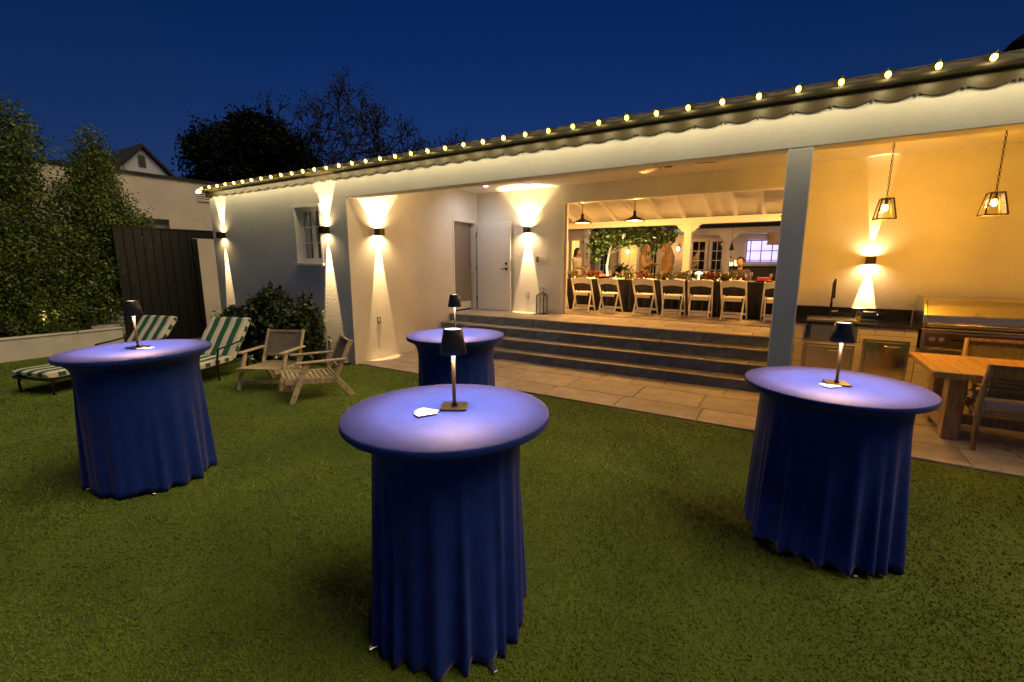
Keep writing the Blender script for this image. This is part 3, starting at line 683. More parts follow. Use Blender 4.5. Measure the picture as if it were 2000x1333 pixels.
def access_door(x0, x1, z0, z1, label, mat):
    s = empty('access_door', ((x0 + x1) / 2, KY, z0), label=label, cat='cabinet door', group='stainless access doors under the counter'); L = -Vector(s.location)
    m = MB(); e = .03
    m.box(x0, x0 + e, KY - .016, KY - .001, z0, z1); m.box(x1 - e, x1, KY - .016, KY - .001, z0, z1); m.box(x0 + e, x1 - e, KY - .016, KY - .001, z1 - e, z1); m.box(x0 + e, x1 - e, KY - .016, KY - .001, z0, z0 + e)
    m.build('frame', steel, s, loc=L, bevel=.002)
    MB().box(x0 + e + .003, x1 - e - .003, KY - .022, KY - .002, z0 + e + .003, z1 - e - .003).build('panel', mat, s, loc=L, bevel=.004)
    xm = (x0 + x1) / 2 + .06; zz = z1 - .07
    MB().tube([(xm - .08, KY - .02, zz), (xm - .08, KY - .055, zz - .004), (xm - .05, KY - .06, zz - .014), (xm + .05, KY - .06, zz - .014), (xm + .08, KY - .055, zz - .004), (xm + .08, KY - .02, zz)], .008, 8).build('handle', steel_shiny, s, loc=L, smooth=True)
access_door(.21, .79, .10, .52, 'brushed stainless cabinet door under the ice bin', steel)
access_door(.87, 1.35, .10, .63, 'mirror bright stainless cabinet door left of the grill', steel_shiny)
fa = empty('faucet', (.50, 8.0, .869), label='tall dark spring neck faucet behind the ice bin', cat='faucet')
MB().tube([(0, 0, 0), (0, 0, .20)], .016, 10).build('body', dark_metal, fa)
MB().tube([(.0, 0, .06), (.09, -.01, .075)], .011, 8).build('lever', steel, fa)
pth = [(0, 0, .20), (0, 0, .46), (.01, -.02, .515), (.015, -.06, .525), (.015, -.10, .49), (.015, -.11, .36)]
MB().tube(pth, .011, 8).build('hose', dark_metal, fa, smooth=True)
m = MB()
for k in range(22): m.lathe([(.012, 0), (.016, .004), (.012, .008)], 10, (0, 0, .22 + k * .0118))
m.build('spring', dark_metal, fa)
MB().tube([(.015, -.11, .37), (.015, -.11, .26)], [.013, .017], 10).build('spray_head', dark_metal, fa)
sb = empty('soap_bottle', (.82, 7.93, .826), label='clear soap bottle with yellow liquid on the worktop', cat='soap bottle')
MB().lathe([(.032, 0), (.034, .01), (.034, .055), (.001, .056)], 16, capb=True).build('liquid', M('soap', (.55, .45, .02), .2), sb)
MB().lathe([(.035, 0), (.037, .008), (.037, .10), (.025, .125), (.012, .13), (.012, .14)], 16, capb=True).build('bottle', clear_glass, sb, smooth=True)
MB().tube([(0, 0, .135), (0, 0, .175), (.0, -.04, .172)], .006, 8).build('pump', dark_metal, sb)
st = empty('power_strip', (1.02, 8.164, .905), label='black outlet strip set in the backsplash left of the grill', cat='outlet')
MB().box(-.13, .13, -.010, 0, -.036, .036).build('cover', black_metal, st, bevel=.003)
for k, x in enumerate((-.065, .065)): MB().box(x - .05, x + .05, -.013, -.010, -.026, .026).build('socket', M('socket_black', (.03, .03, .03), .3), st, bevel=.002)
MB().box(.035, .043, -.015, -.013, -.004, .004).build('indicator', ME('led', (.9, .95, 1), 4), st)
# grill
gr = empty('built_in_grill', (2.15, KY, .55), label='wide stainless built in gas grill with closed hood and knobs', cat='grill'); GL = Vector((-2.15, -KY, -.55))
gx0, gx1 = 1.44, 2.84
MB().box(gx0, gx1, KY - .03, 8.1, .555, .79).build('firebox', steel, gr, loc=GL, bevel=.004)
MB().box(gx0 + .04, gx1 - .04, KY - .055, KY - .031, .60, .77).build('control_panel', M('panel_steel', (.20, .16, .12), .3, metal=.9, var=.08), gr, loc=GL, bevel=.004)
MB().box(gx0 + .035, gx1 - .035, KY - .064, KY - .0345, .562, .594).build('drip_tray', steel_shiny, gr, loc=GL, bevel=.003)
for x in (1.54, 1.63, 1.92, 2.22, 2.51, 2.66):
    k = MB().lathe([(.026, .0), (.026, .012), (.020, .018), (.020, .040), (.016, .044)], 18, capt=True).build('knob', steel_shiny, gr, smooth=False); k.location = GL + Vector((x, KY - .055, .69)); k.rotation_euler = (R(90), 0, 0)
    kr = MB().lathe([(.033, 0), (.033, .004), (.027, .005)], 18).build('knob_ring', steel, gr); kr.location = k.location; kr.rotation_euler = (R(90), 0, 0)
MB().box(1.72, 1.84, KY - .060, KY - .056, .682, .700).build('badge', black_metal, gr, loc=GL)
MB().box(gx0 - .01, gx1 + .01, KY - .05, 8.12, .791, .815).build('shelf_lip', steel, gr, loc=GL, bevel=.005)
hood = [(KY - .022, .83), (KY - .022, .90), (KY - .018, .98), (KY + .06, 1.10), (KY + .13, 1.165), (KY + .22, 1.185), (8.08, 1.185), (8.10, .83)]
hd = MB().prism(hood, lambda a, b: (gx0 + .03, a, b), lambda a, b: (gx1 - .03, a, b)).build('hood', M('hood_steel', (.60, .55, .47), .22, metal=1, var=.05, scale=3, stretch=(1, 30, 30)), gr, loc=GL, bevel=.006); fixnormals(hd)
hs = [(KY - .04, .82), (KY - .05, .90), (KY - .03, .985), (KY + .05, 1.11), (KY + .125, 1.18), (KY + .22, 1.20), (8.09, 1.20), (8.11, .82)]
for xa in (gx0 - .005, gx1 - .03):
    o = MB().prism(hs, lambda a, b: (xa, a, b), lambda a, b: (xa + .034, a, b)).build('hood_cheek', steel, gr, loc=GL, bevel=.004); fixnormals(o)
MB().tube([(gx0 + .03, KY - .095, .875), (gx1 - .03, KY - .095, .875)], .014, 12).build('hood_handle', steel_shiny, gr, loc=GL, smooth=True)
for x in (gx0 + .06, gx1 - .06): MB().tube([(x, KY - .03, .875), (x, KY - .095, .875)], .012, 10).build('handle_bracket', steel, gr, loc=GL)
k = MB().lathe([(.034, 0), (.034, .008), (.028, .012)], 20, capt=True).build('thermometer', steel_shiny, gr); k.location = GL + Vector((1.93, KY + .005, 1.0)); k.rotation_euler = (R(60), 0, 0)
# glass pendants
def pendant(x, y, label):
    s = empty('glass_pendant', (x, y, 2.105), label=label, cat='pendant light', group='glass lantern pendants over the wooden table', rz=R(6))
    b, t, h = .085, .050, .215; m = MB()
    for sx, sy in ((-1, -1), (1, -1), (1, 1), (-1, 1)): m.bar((sx * b, sy * b, 0), (sx * t, sy * t, h), .011, .011)
    for i in range(4):
        c = [(-1, -1), (1, -1), (1, 1), (-1, 1)]; p, q = c[i], c[(i + 1) % 4]
        m.bar((p[0] * b, p[1] * b, 0), (q[0] * b, q[1] * b, 0), .013, .012); m.bar((p[0] * t, p[1] * t, h), (q[0] * t, q[1] * t, h), .013, .012)
    m.build('frame', dark_metal, s)
    MB().box(-t, t, -t, t, h, h + .006).build('cap', dark_metal, s)
    for i in range(4):
        c = [(-1, -1), (1, -1), (1, 1), (-1, 1)]; p, q = c[i], c[(i + 1) % 4]
        MB().add([(p[0] * b * .98, p[1] * b * .98, .008), (q[0] * b * .98, q[1] * b * .98, .008), (q[0] * t * .98, q[1] * t * .98, h - .006), (p[0] * t * .98, p[1] * t * .98, h - .006)], [(0, 1, 2, 3)]).build('pane', clear_glass, s)
    MB().tube([(0, 0, h), (0, 0, h - .055)], .016, 10).build('socket', dark_metal, s)
    MB().ball((0, 0, h - .095), (.024, .024, .034), 12, 9).build('bulb', edison, s, smooth=True)
    # chain
    z = h + .006; top = CZ - 2.105 - .02; lm = None; k = 0
    while z < top - .02:
        if lm is None:
            o = MB().tube([(.009 * math.cos(a), 0, .0185 + .0185 * math.sin(a)) for a in [i * math.pi / 4 for i in range(9)]], .0032, 4).build('chain_link', dark_metal, s); lm = o.data
        else: o = link('chain_link', lm, None, s)
        o.location = (0, 0, z); o.rotation_euler = (0, 0, k * math.pi / 2); z += .0325; k += 1
    MB().lathe([(.05, 0), (.05, .012), (.02, .018)], 18, (0, 0, top)).build('canopy', dark_metal, s)
    light('POINT', (0, 0, h - .15), 58, ORANGE, s, size=.012)
pendant(.80, 6.60, 'glass lantern pendant on a chain nearest the column')
pendant(1.66, 6.60, 'glass lantern pendant on a chain at the right edge')
# wooden dining table
wt = empty('wooden_dining_table', (2.3, 6.0, 0), label='thick plank topped wooden dining table on slab legs at the right', cat='dining table')
TZ = .66; tx0, tx1, ty0, ty1 = 1.16, 3.5, 5.42, 6.50; TL = Vector((-2.3, -6.0, 0))
x = tx0; k = 0
while x < tx1 - .02:
    wv = .066 if k == 0 else .128
    MB().box(x + .002, min(x + wv, tx1) - .002, ty0 + .036, ty1 - .034, TZ - .03, TZ + random.uniform(-.001, .001)).build('plank', oak, wt, loc=TL, bevel=.003); x += wv; k += 1
MB().box(tx0, tx1, ty0, ty0 + .034, TZ - .058, TZ + .001).build('edge_board', oak_leg, wt, loc=TL, bevel=.004)
MB().box(tx0, tx1, ty1 - .032, ty1, TZ - .058, TZ + .001).build('edge_board', oak_leg, wt, loc=TL, bevel=.004)
MB().box(tx0 + .02, tx1 - .02, ty0 + .035, ty1 - .033, TZ - .058, TZ - .032).build('top_core', oak_leg, wt, loc=TL)
for lx in (1.36, 3.2):
    MB().box(lx - .06, lx + .06, 5.52, 5.68, .018, TZ - .058).build('leg', oak_leg, wt, loc=TL, bevel=.006); MB().box(lx - .055, lx + .055, 6.05, 6.21, .018, TZ - .058).build('leg', oak_leg, wt, loc=TL, bevel=.006)
    MB().box(lx - .05, lx + .05, 5.68, 6.05, .08, .20).build('crosspiece', oak_leg, wt, loc=TL, bevel=.004)
MB().box(1.42, 3.14, 5.83, 5.91, .10, .19).build('stretcher', oak_leg, wt, loc=TL, bevel=.004)
def dining_chair(x, y, rz, label):
    s = empty('rope_dining_chair', (x, y, .018), rz, label, 'chair', 'rope back dining chairs')   # faces local +y
    hw = .25
    for sx in (-1, 1):
        MB().tube([(sx * hw, -.03, 0), (sx * hw, 0, .40), (sx * (hw - .01), -.05, .77)], [.018, .023, .018], 10).build('leg', oak_leg, s, smooth=True)
        MB().tube([(sx * (hw - .01), .46, 0), (sx * hw, .43, .40), (sx * hw, .43, .56)], [.015, .021, .018], 10).build('leg', oak_leg, s, smooth=True)
        MB().bar((sx * hw, -.02, .57), (sx * hw, .47, .56), .045, .022).build('armrest', oak_leg, s, bevel=.006)
        MB().bar((sx * hw, 0, .34), (sx * hw, .44, .34), .024, .045).build('seat_rail', oak_leg, s)
    for y_ in (0, .44): MB().bar((-hw, y_, .34), (hw, y_, .34), .024, .045).build('seat_rail', oak_leg, s)
    MB().box(-hw + .02, hw - .02, .0, .46, .372, .445).build('cushion', cushion_mat, s, bevel=.025, bseg=3)
    for z, yy in ((.50, -.015), (.755, -.052)): MB().bar((-hw, yy, z), (hw, yy, z), .022, .03).build('back_rail', oak_leg, s)
    m = MB()
    for k in range(44):
        xx = -hw + .03 + (2 * hw - .06) * k / 43
        m.tube([(xx, -.03, .49), (xx + .004, -.052, .60), (xx - .003, -.060, .69), (xx, -.066, .77)], .0052, 5)
    for k in range(5): m.tube([(-hw + .01, -.055, .56 + .035 * k), (0, -.068, .56 + .035 * k), (hw - .01, -.055, .56 + .035 * k)], .004, 4)
    m.build('rope_back', rope_olive, s)['kind'] = 'stuff'
dining_chair(1.72, 5.34, 0, 'rope back chair with pale cushion on the near side of the wooden table')
dining_chair(1.98, 6.98, math.pi, 'rope back chair on the grill side of the wooden table')

# ---------------------------------------------------------------- terrace: dining table, chairs, pendants
FZ = .611
dt = empty('banquet_table', (-2.2, 9.5, FZ), label='long banquet table under floor length black cloths', cat='dining table')
TT = 1.275
def cloth(x0, x1, y0, y1):
    n = 70; V = []; F = []
    per = []
    for i in range(n): per.append((x0 + (x1 - x0) * i / n, y0))
    for i in range(18): per.append((x1, y0 + (y1 - y0) * i / 18))
    for i in range(n): per.append((x1 - (x1 - x0) * i / n, y1))
    for i in range(18): per.append((x0, y1 - (y1 - y0) * i / 18))
    N = len(per); cx, cy = (x0 + x1) / 2, (y0 + y1) / 2
    for lv, z in ((0, TT), (1, TT - .01), (2, TT - .3), (3, FZ + .06)):
        for i, (x, y) in enumerate(per):
            k = [0, .004, .012, .026][lv] * (1 + .9 * math.sin(i * 1.3 + lv * .2) * (lv > 1))
            V.append((x + (k if x > cx else -k) * (abs(x - x0) < .01 or abs(x - x1) < .01), y + (k if y > cy else -k) * (abs(y - y0) < .01 or abs(y - y1) < .01), z))
    for lv in range(3):
        for i in range(N): F.append((lv * N + i, (lv + 1) * N + i, (lv + 1) * N + (i + 1) % N, lv * N + (i + 1) % N))
    F.append(tuple(range(N)))
    o = MB().add(V, F).build('tablecloth', black_cloth, dt, loc=(2.2, -9.5, -FZ)); fixnormals(o)
for (a, b) in ((-4.75, -2.42), (-2.39, -.42), (-.39, 1.3)): cloth(a, b, 9.20, 9.98)
MB().box(-4.78, 1.3, 9.22, 9.96, TT + .001, TT + .004).build('table_runner', M('runner', (.10, .06, .03), .8, var=.3, scale=20), dt, loc=(2.2, -9.5, -FZ))
MB().box(-4.7, 1.2, 9.3, 9.9, .62, .66).build('table_base', black_metal, dt, loc=(2.2, -9.5, -FZ))
resin = M('white_resin', (.80, .79, .80), .45, var=.03)
def folding_chair(x, y, rz, label):
    s = empty('folding_chair', (x, y, FZ), rz, label, 'folding chair', 'white folding chairs along the banquet table')   # faces +y, back nearest camera
    hw = .20
    for sx in (-1, 1):
        MB().bar((sx * hw, .36, 0), (sx * hw, -.03, .69), .024, .04, (0, 1, 0)).build('long_leg', resin, s, bevel=.004)
        MB().bar((sx * (hw - .035), -.015, 0), (sx * (hw - .035), .18, .43), .024, .036, (0, 1, 0)).build('short_leg', resin, s, bevel=.004)
    MB().box(-hw + .06, hw - .06, .0, .34, .385, .412).build('seat', resin, s, bevel=.008)
    MB().bar((-hw + .05, .0, .37), (hw - .05, .0, .37), .02, .06).build('seat_apron', resin, s)
    ar = [(-hw + .012, .555)] + [(-hw + .012 + (2 * hw - .024) * i / 8, .565 + .028 * math.sin(math.pi * i / 8)) for i in range(9)] + [(hw - .012, .555), (hw - .012, .685)] + [(hw - .012 - (2 * hw - .024) * i / 8, .685 + .022 * math.sin(math.pi * i / 8)) for i in range(9)]
    b = MB().prism(ar, lambda a, z: (a, .06 - (z - .5) * .55, z), lambda a, z: (a, .082 - (z - .5) * .55, z)).build('backrest', resin, s); fixnormals(b)
    MB().bar((-hw + .03, .01, .075), (hw - .03, .01, .075), .018, .05).build('stretcher', resin, s)
    MB().bar((-hw + .01, .305, .10), (hw - .01, .305, .10), .018, .04).build('stretcher', resin, s)
    return s
cx = [-4.32, -3.73, -3.15, -2.46, -1.905, -1.415, -.88, -.20]
ordn = ['first', 'second', 'third', 'fourth', 'fifth', 'sixth', 'seventh', 'eighth']
for i, x in enumerate(cx):
    folding_chair(x, 8.80 + [0, .02, -.02, .03, 0, -.015, .02, 0][i], R([8, 4, -3, -5, 2, 4, -4, 5][i]), 'white folding chair, %s from the left along the banquet table' % ordn[i])
nap = None
for i, x in enumerate(cx[1:]):
    if nap is None: o = MB().add([(-.11, -.05, 0), (.11, -.05, 0), (.12, .06, 0), (-.1, .06, 0), (-.09, -.04, .022), (.09, -.035, .026), (.1, .05, .02), (-.08, .05, .03)], [(0, 3, 2, 1), (4, 5, 6, 7), (0, 1, 5, 4), (1, 2, 6, 5), (2, 3, 7, 6), (3, 0, 4, 7)]).build('napkin', paper, bevel=.004); nap = o.data
    else: o = link('napkin', nap, None); bm_ = o.modifiers.new('bevel', 'BEVEL'); bm_.width = .004
    o.location = (x + .02, 9.29, TT + .0045); o.rotation_euler = (0, 0, R(random.uniform(-8, 8)))
    tag(o, 'folded white napkin above the %s folding chair from the left' % ordn[i + 1], 'napkin', 'napkins along the banquet table')
def barn_pendant(x, y, label):
    s = empty('barn_pendant', (x, y, 2.43), label=label, cat='pendant light', group='barn pendants over the banquet table')
    MB().lathe([(.02, .20), (.028, .19), (.03, .12), (.05, .09), (.10, .07), (.185, .025), (.205, .0), (.20, .0), (.18, .022), (.098, .064), (.05, .082), (.001, .085)], 32).build('shade', dark_metal, s, smooth=True)
    MB().tube([(0, 0, .19), (0, 0, tz(y) + .10 - 2.43)], .008, 8).build('rod', dark_metal, s)
    MB().lathe([(.001, .012), (.165, .012)], 24).build('diffuser', ME('barn_glow', (1.0, .72, .40), 3.0), s)
    light('POINT', (0, 0, -.03), 175, TER, s, size=.08)
barn_pendant(-3.90, 9.2, 'black barn pendant over the table nearest the opening edge')
barn_pendant(-2.79, 9.2, 'black barn pendant over the middle of the banquet table')
barn_pendant(-.1, 9.6, 'added black barn pendant, unseen behind the white column')  # added lamp out of view, lights the right end of the terrace
# table dressing
gm = MB().lathe([(.028, 0), (.028, .003), (.005, .006), (.004, .075), (.012, .085), (.030, .11), (.034, .14), (.029, .17)], 14)
gme = None; rr = random.Random(11)
gx = [(-4.30, 9.33), (-4.05, 9.6), (-3.86, 9.42), (-3.62, 9.65), (-3.50, 9.36), (-3.35, 9.5), (-3.22, 9.52), (-3.08, 9.50), (-2.95, 9.55), (-2.80, 9.36), (-2.66, 9.6), (-2.50, 9.42), (-2.38, 9.56), (-2.24, 9.38), (-2.08, 9.5), (-1.92, 9.62), (-1.72, 9.40), (-1.40, 9.42), (-1.28, 9.58), (-1.16, 9.40), (-1.05, 9.5), (-.74, 9.38), (-.66, 9.46), (-.34, 9.42), (-2.9, 9.75), (-3.7, 9.8), (-2.0, 9.8), (-1.5, 9.78)]
for (x, y) in gx:
    if gme is None: o = gm.build('wine_glass', MG('wine_glass', (.95, .90, .84), .12, .38), smooth=True); gme = o.data
    else: o = link('wine_glass', gme, None)
    o.location = (x, y, TT + .005); sc_ = rr.uniform(.85, 1.08); o.scale = (sc_, sc_, sc_)
    tag(o, 'stemmed wine glass on the long black banquet table', 'glass', 'wine glasses on the banquet table')
def leaves(mb_pts, size, r, flat=0.0):
    """diamond leaves at points (numpy Nx3) -> V,F arrays"""
    n = len(mb_pts); g = np.random.default_rng(r)
    d = g.normal(size=(n, 3)); d[:, 2] -= .15; d /= np.linalg.norm(d, axis=1)[:, None]
    u = g.normal(size=(n, 3)); u[:, 2] *= (1 - flat); u -= d * (u * d).sum(1)[:, None]; u /= np.linalg.norm(u, axis=1)[:, None]
    nn = np.cross(d, u); L = (size * (.65 + .7 * g.random(n)))[:, None]
    p = np.asarray(mb_pts)
    V = np.stack([p, p + d * L * .45 + u * L * .26 + nn * L * .06, p + d * L, p + d * L * .45 - u * L * .26 + nn * L * .06], 1)
    return V.reshape(-1, 3)
def leaf_obj(name, V, mat, parent=None, loc=None):
    n = len(V) // 4; me = bpy.data.meshes.new(name); me.vertices.add(n * 4); me.vertices.foreach_set('co', V.astype(np.float32).ravel())
    idx = (np.arange(n)[:, None] * 4 + np.array([[0, 1, 2, 0, 2, 3]])).astype(np.int32).ravel()
    me.loops.add(n * 6); me.loops.foreach_set('vertex_index', idx); me.polygons.add(n * 2)
    me.polygons.foreach_set('loop_start', np.arange(0, n * 6, 3, dtype=np.int32)); me.polygons.foreach_set('loop_total', np.full(n * 2, 3, np.int32)); me.update(calc_edges=True)
    return link(name, me, mat, parent, loc=loc)
def blob_pts(blobs, n, seed, shell=.55, clump=.12, leafc=14):
    """points in clumps near the surface of a union of ellipsoids; blobs: (cx,cy,cz,rx,ry,rz)"""
    g = np.random.default_rng(seed); vol = np.array([b[3] * b[4] * b[5] for b in blobs]) ** .67; vol /= vol.sum(); out = []
    nc = max(1, n // leafc); which = g.choice(len(blobs), nc, p=vol)
    for b, cnt in zip(range(len(blobs)), np.bincount(which, minlength=len(blobs))):
        if not cnt: continue
        d = g.normal(size=(cnt, 3)); d /= np.linalg.norm(d, axis=1)[:, None]
        rr_ = shell + (1.06 - shell) * g.random(cnt) ** .6 + .10 * np.sin(d[:, 0] * 7 + d[:, 2] * 9 + b) * g.random(cnt)
        c = np.array(blobs[b][:3]) + d * rr_[:, None] * np.array(blobs[b][3:])
        out.append((c[:, None, :] + g.normal(size=(cnt, leafc, 3)) * clump).reshape(-1, 3))
    return np.concatenate(out)
greens = M('olive_greens', (.10, .12, .03), .6, var=.4, scale=12, c2=(.16, .15, .05)); rust = M('rust_flowers', (.16, .05, .02), .7, var=.4, scale=15)
for i, (x, y, nm, lab) in enumerate([(-4.25, 9.5, greens, 'olive leaf arrangement at the left end of the banquet table'), (-1.83, 9.45, greens, 'spiky green arrangement behind the fifth folding chair'), (-1.50, 9.6, greens, 'leafy green arrangement beside the small glowing lamp'), (-3.75, 9.45, rust, 'red brown flower arrangement behind the second folding chair'), (-1.35, 9.45, rust, 'dark red flower arrangement beside the green leaves on the table')]):
    f_ = empty('flower_arrangement', (x, y, TT + .005), label=lab, cat='flowers', group='arrangements on the banquet table')
    MB().lathe([(.05, 0), (.065, .03), (.055, .06)], 14, capb=True).build('bowl', dark_metal, f_)
    leaf_obj('foliage', leaves(blob_pts([(0, 0, .09, .16, .10, .07)], 320, 60 + i, .3, .02, 4), .05, i), nm, f_)
tl = None
for i, (x, y) in enumerate([(-4.1, 9.34), (-3.66, 9.36), (-3.28, 9.66), (-3.0, 9.33), (-2.72, 9.45), (-2.58, 9.34), (-2.3, 9.62), (-2.12, 9.33), (-1.98, 9.48), (-1.62, 9.34), (-1.2, 9.34), (-.98, 9.34), (-.84, 9.55), (-.55, 9.6)]):
    s = empty('votive_candle', (x, y, TT + .005), label='small votive candle glowing on the long banquet table', cat='candle', group='votive candles on the banquet table')
    if tl is None: tl = (MB().lathe([(.022, 0), (.028, .055), (.025, .055), (.02, .004), (.001, .004)], 12).build('cup', clear_glass, s, smooth=True).data, MB().lathe([(.001, .004), (.018, .005), (.018, .03), (.001, .034)], 10).build('candle', ME('votive_glow', (1, .6, .2), 3.0), s).data)
    else: link('cup', tl[0], None, s); link('candle', tl[1], None, s)
for i, (x, y, nm, lab) in enumerate([(-2.62, 9.5, rust, 'red brown flower arrangement between the third and fourth folding chairs'), (-2.22, 9.52, greens, 'low green arrangement behind the fourth folding chair'), (-1.10, 9.55, greens, 'low green arrangement in front of the seated person'), (-3.05, 9.6, greens, 'low green arrangement behind the third folding chair')]):
    f_ = empty('flower_arrangement', (x, y, TT + .005), label=lab, cat='flowers', group='arrangements on the banquet table')
    MB().lathe([(.05, 0), (.065, .03), (.055, .06)], 14, capb=True).build('bowl', dark_metal, f_)
    leaf_obj('foliage', leaves(blob_pts([(0, 0, .08, .17, .10, .055)], 320, 80 + i, .3, .02, 4), .05, 90 + i), nm, f_)
for (x, y, lab) in ((-4.42, 9.42, 'small glowing mushroom lamp at the left end of the banquet table'), (-1.57, 9.5, 'small glowing mushroom lamp behind the sixth folding chair')):
    s = empty('mushroom_lamp', (x, y, TT + .005), label=lab, cat='table lamp', group='mushroom lamps on the banquet table')
    MB().lathe([(.035, 0), (.03, .01), (.018, .03), (.022, .13)], 14, capb=True).build('base', ME('shade_soft', (1, .75, .4), 1.6), s, smooth=True)
    MB().lathe([(.012, .165), (.06, .155), (.075, .135), (.072, .125), (.02, .13)], 18, capt=True).build('shade', ME('mushroom_glow', (1, .86, .6), 5), s, smooth=True)
    light('POINT', (0, 0, .19), .9, TER, s, size=.05)
pl = empty('carrot_platter', (-.45, 9.42, TT + .005), label='dark platter stacked with orange carrot sticks by the white column', cat='platter')
MB().lathe([(.001, 0), (.12, 0), (.15, .02), (.145, .022), (.115, .006), (.001, .006)], 20).build('plate', dark_metal, pl)
car = M('carrot', (.62, .13, .02), .5, var=.2)
for k in range(11):
    lay = k // 4; MB().bar((-.12 + .01 * lay, -.06 + .035 * (k % 4), .02 + lay * .026), (.12 - .012 * k % .05, -.055 + .035 * (k % 4), .022 + lay * .026), .024, .022).build('carrot', car, pl, bevel=.005)
bb = empty('bread_basket', (-3.48, 9.42, TT + .005), label='bowl heaped with golden bread rolls near the third folding chair', cat='bread bowl')
MB().lathe([(.001, 0), (.10, 0), (.17, .05), (.165, .052), (.095, .006), (.001, .006)], 20).build('bowl', dark_metal, bb, smooth=True)
bread = M('bread', (.42, .20, .06), .7, var=.3, scale=15)
for k in range(9): a = k * 2.4; MB().ball((.018 * k * .55 * math.cos(a), .018 * k * .5 * math.sin(a), .075 - .004 * k), (.045, .036, .030), 10, 7).build('bread_roll', bread, bb, smooth=True)

# ---------------------------------------------------------------- people
def person(name, label, loc, yaw, h, arms, hair, top, legs, haircol, shoes, long_sleeve=True, coat=False, sit=False, headtilt=0.0, item=None):
    s = empty(name, loc, yaw, label, 'person')          # faces local +x, y = left
    S = lambda p: tuple(h * c for c in p)
    def cap(m, p, q, r0, r1):
        m.tube([S(p), S(q)], [r0 * h, r1 * h], 12); m.ball(S(p), r0 * h, 12, 8); m.ball(S(q), r1 * h, 12, 8)
    def remesh(o, vox):
        r = o.modifiers.new('skin', 'REMESH'); r.mode = 'VOXEL'; r.voxel_size = vox; r.use_smooth_shade = True
        k = o.modifiers.new('smooth', 'SMOOTH'); k.factor = .5; k.iterations = 4
    hipz = .52 if not sit else .30
    dz = hipz - .52
    if not sit:
        hips = [(.0, .05, hipz), (0, -.05, hipz)]; knees = [(.012, .055, .285), (.02, -.06, .285)]; ank = [(-.01, .06, .045), (-.005, -.065, .045)]
    else:
        hips = [(.0, .05, hipz), (0, -.05, hipz)]; knees = [(.24, .07, hipz + .01), (.24, -.07, hipz + .01)]; ank = [(.25, .07, .04), (.25, -.07, .04)]
    sh = [(0, .098, .80 + dz), (0, -.098, .80 + dz)]
    hx = .02 + headtilt * .03
    b = MB()
    cap(b, (0, 0, hipz), (0, 0, .63 + dz), .078, .068); cap(b, (0, 0, .63 + dz), (0, 0, .755 + dz), .066, .076)
    cap(b, (0, .045, .765 + dz), (0, -.045, .765 + dz), .055, .055); cap(b, (0, .06, .785 + dz), sh[0], .04, .034); cap(b, (0, -.06, .785 + dz), sh[1], .04, .034)
    cap(b, (0, 0, .80 + dz), (.012, 0, .87 + dz), .032, .030)
    b.ball(S((hx, 0, .935 + dz)), (.058 * h, .047 * h, .066 * h), 16, 12); b.ball(S((hx + .018, 0, .905 + dz)), (.042 * h, .036 * h, .036 * h), 12, 9)
    cap(b, (hx + .052, 0, .94 + dz), (hx + .066, 0, .918 + dz), .007, .010)
    for sy in (-1, 1): b.ball(S((hx - .005, sy * .048, .93 + dz)), (.013 * h, .006 * h, .018 * h), 8, 6)
    for i in range(2):
        el, ha = arms[i]; el = (el[0], el[1], el[2] + dz); ha = (ha[0], ha[1], ha[2] + dz)
        cap(b, sh[i], el, .032, .025); cap(b, el, ha, .025, .017)
        d = (Vector(ha) - Vector(el)).normalized(); e2 = Vector(ha) + d * .035; cap(b, ha, tuple(e2), .018, .021)
        side = d.cross(Vector((0, 0, 1))); side = side.normalized() if side.length > .1 else Vector((0, 1, 0)); up = side.cross(d)
        for k, (off, ln) in enumerate(((-.018, .036), (-.006, .042), (.006, .040), (.017, .032))):
            p0 = e2 + side * off + d * .012; p1 = p0 + d * ln * .55 - up * .004; p2 = p1 + d * ln * .45 - up * .014
            cap(b, tuple(p0), tuple(p1), .0062, .0058); cap(b, tuple(p1), tuple(p2), .0058, .005)
        p0 = e2 - side * .018 - d * .012; p1 = p0 - side * .02 + d * .02; cap(b, tuple(p0), tuple(p1), .007, .0065); cap(b, tuple(p1), tuple(p1 + d * .02), .0065, .0055)
        cap(b, hips[i], knees[i], .056, .038); cap(b, knees[i], ank[i], .037, .022)
        cap(b, (ank[i][0], ank[i][1], .03), (ank[i][0] + .09, ank[i][1] * 1.1, .02), .022, .018)
    o = b.build('body', M('skin', (.40, .24, .16), .55, var=.06), s); remesh(o, .0075)
    t = MB(); g = .010 if not coat else .016
    cap(t, (0, 0, hipz + .03 if not coat else hipz - .08), (0, 0, .63 + dz), .078 + g * 1.3, .068 + g); cap(t, (0, 0, .63 + dz), (0, 0, .755 + dz), .066 + g, .077 + g)
    cap(t, (0, .045, .765 + dz), (0, -.045, .765 + dz), .056 + g, .056 + g)
    for i in range(2):
        cap(t, (0, .06 if i == 0 else -.06, .785 + dz), sh[i], .042 + g * .5, .036 + g * .6)
        el, ha = arms[i]; el = (el[0], el[1], el[2] + dz); ha = (ha[0], ha[1], ha[2] + dz)
        if long_sleeve: cap(t, sh[i], el, .034 + g, .028 + g); cap(t, el, tuple(Vector(el).lerp(Vector(ha), .88)), .028 + g, .022 + g * .9)
        else: cap(t, sh[i], tuple(Vector(sh[i]).lerp(Vector(el), .18)), .036 + g, .036 + g * .6)
    if coat: cap(t, (0, .03, hipz - .03), (0, .03, hipz - .16), .08, .092); cap(t, (0, -.03, hipz - .03), (0, -.03, hipz - .16), .08, .092); t.tube([S((.0, 0, .80 + dz)), S((.006, 0, .845 + dz))], [.055 * h, .047 * h], 12)
    o = t.build('jacket' if long_sleeve else 'top', top, s); remesh(o, .009)
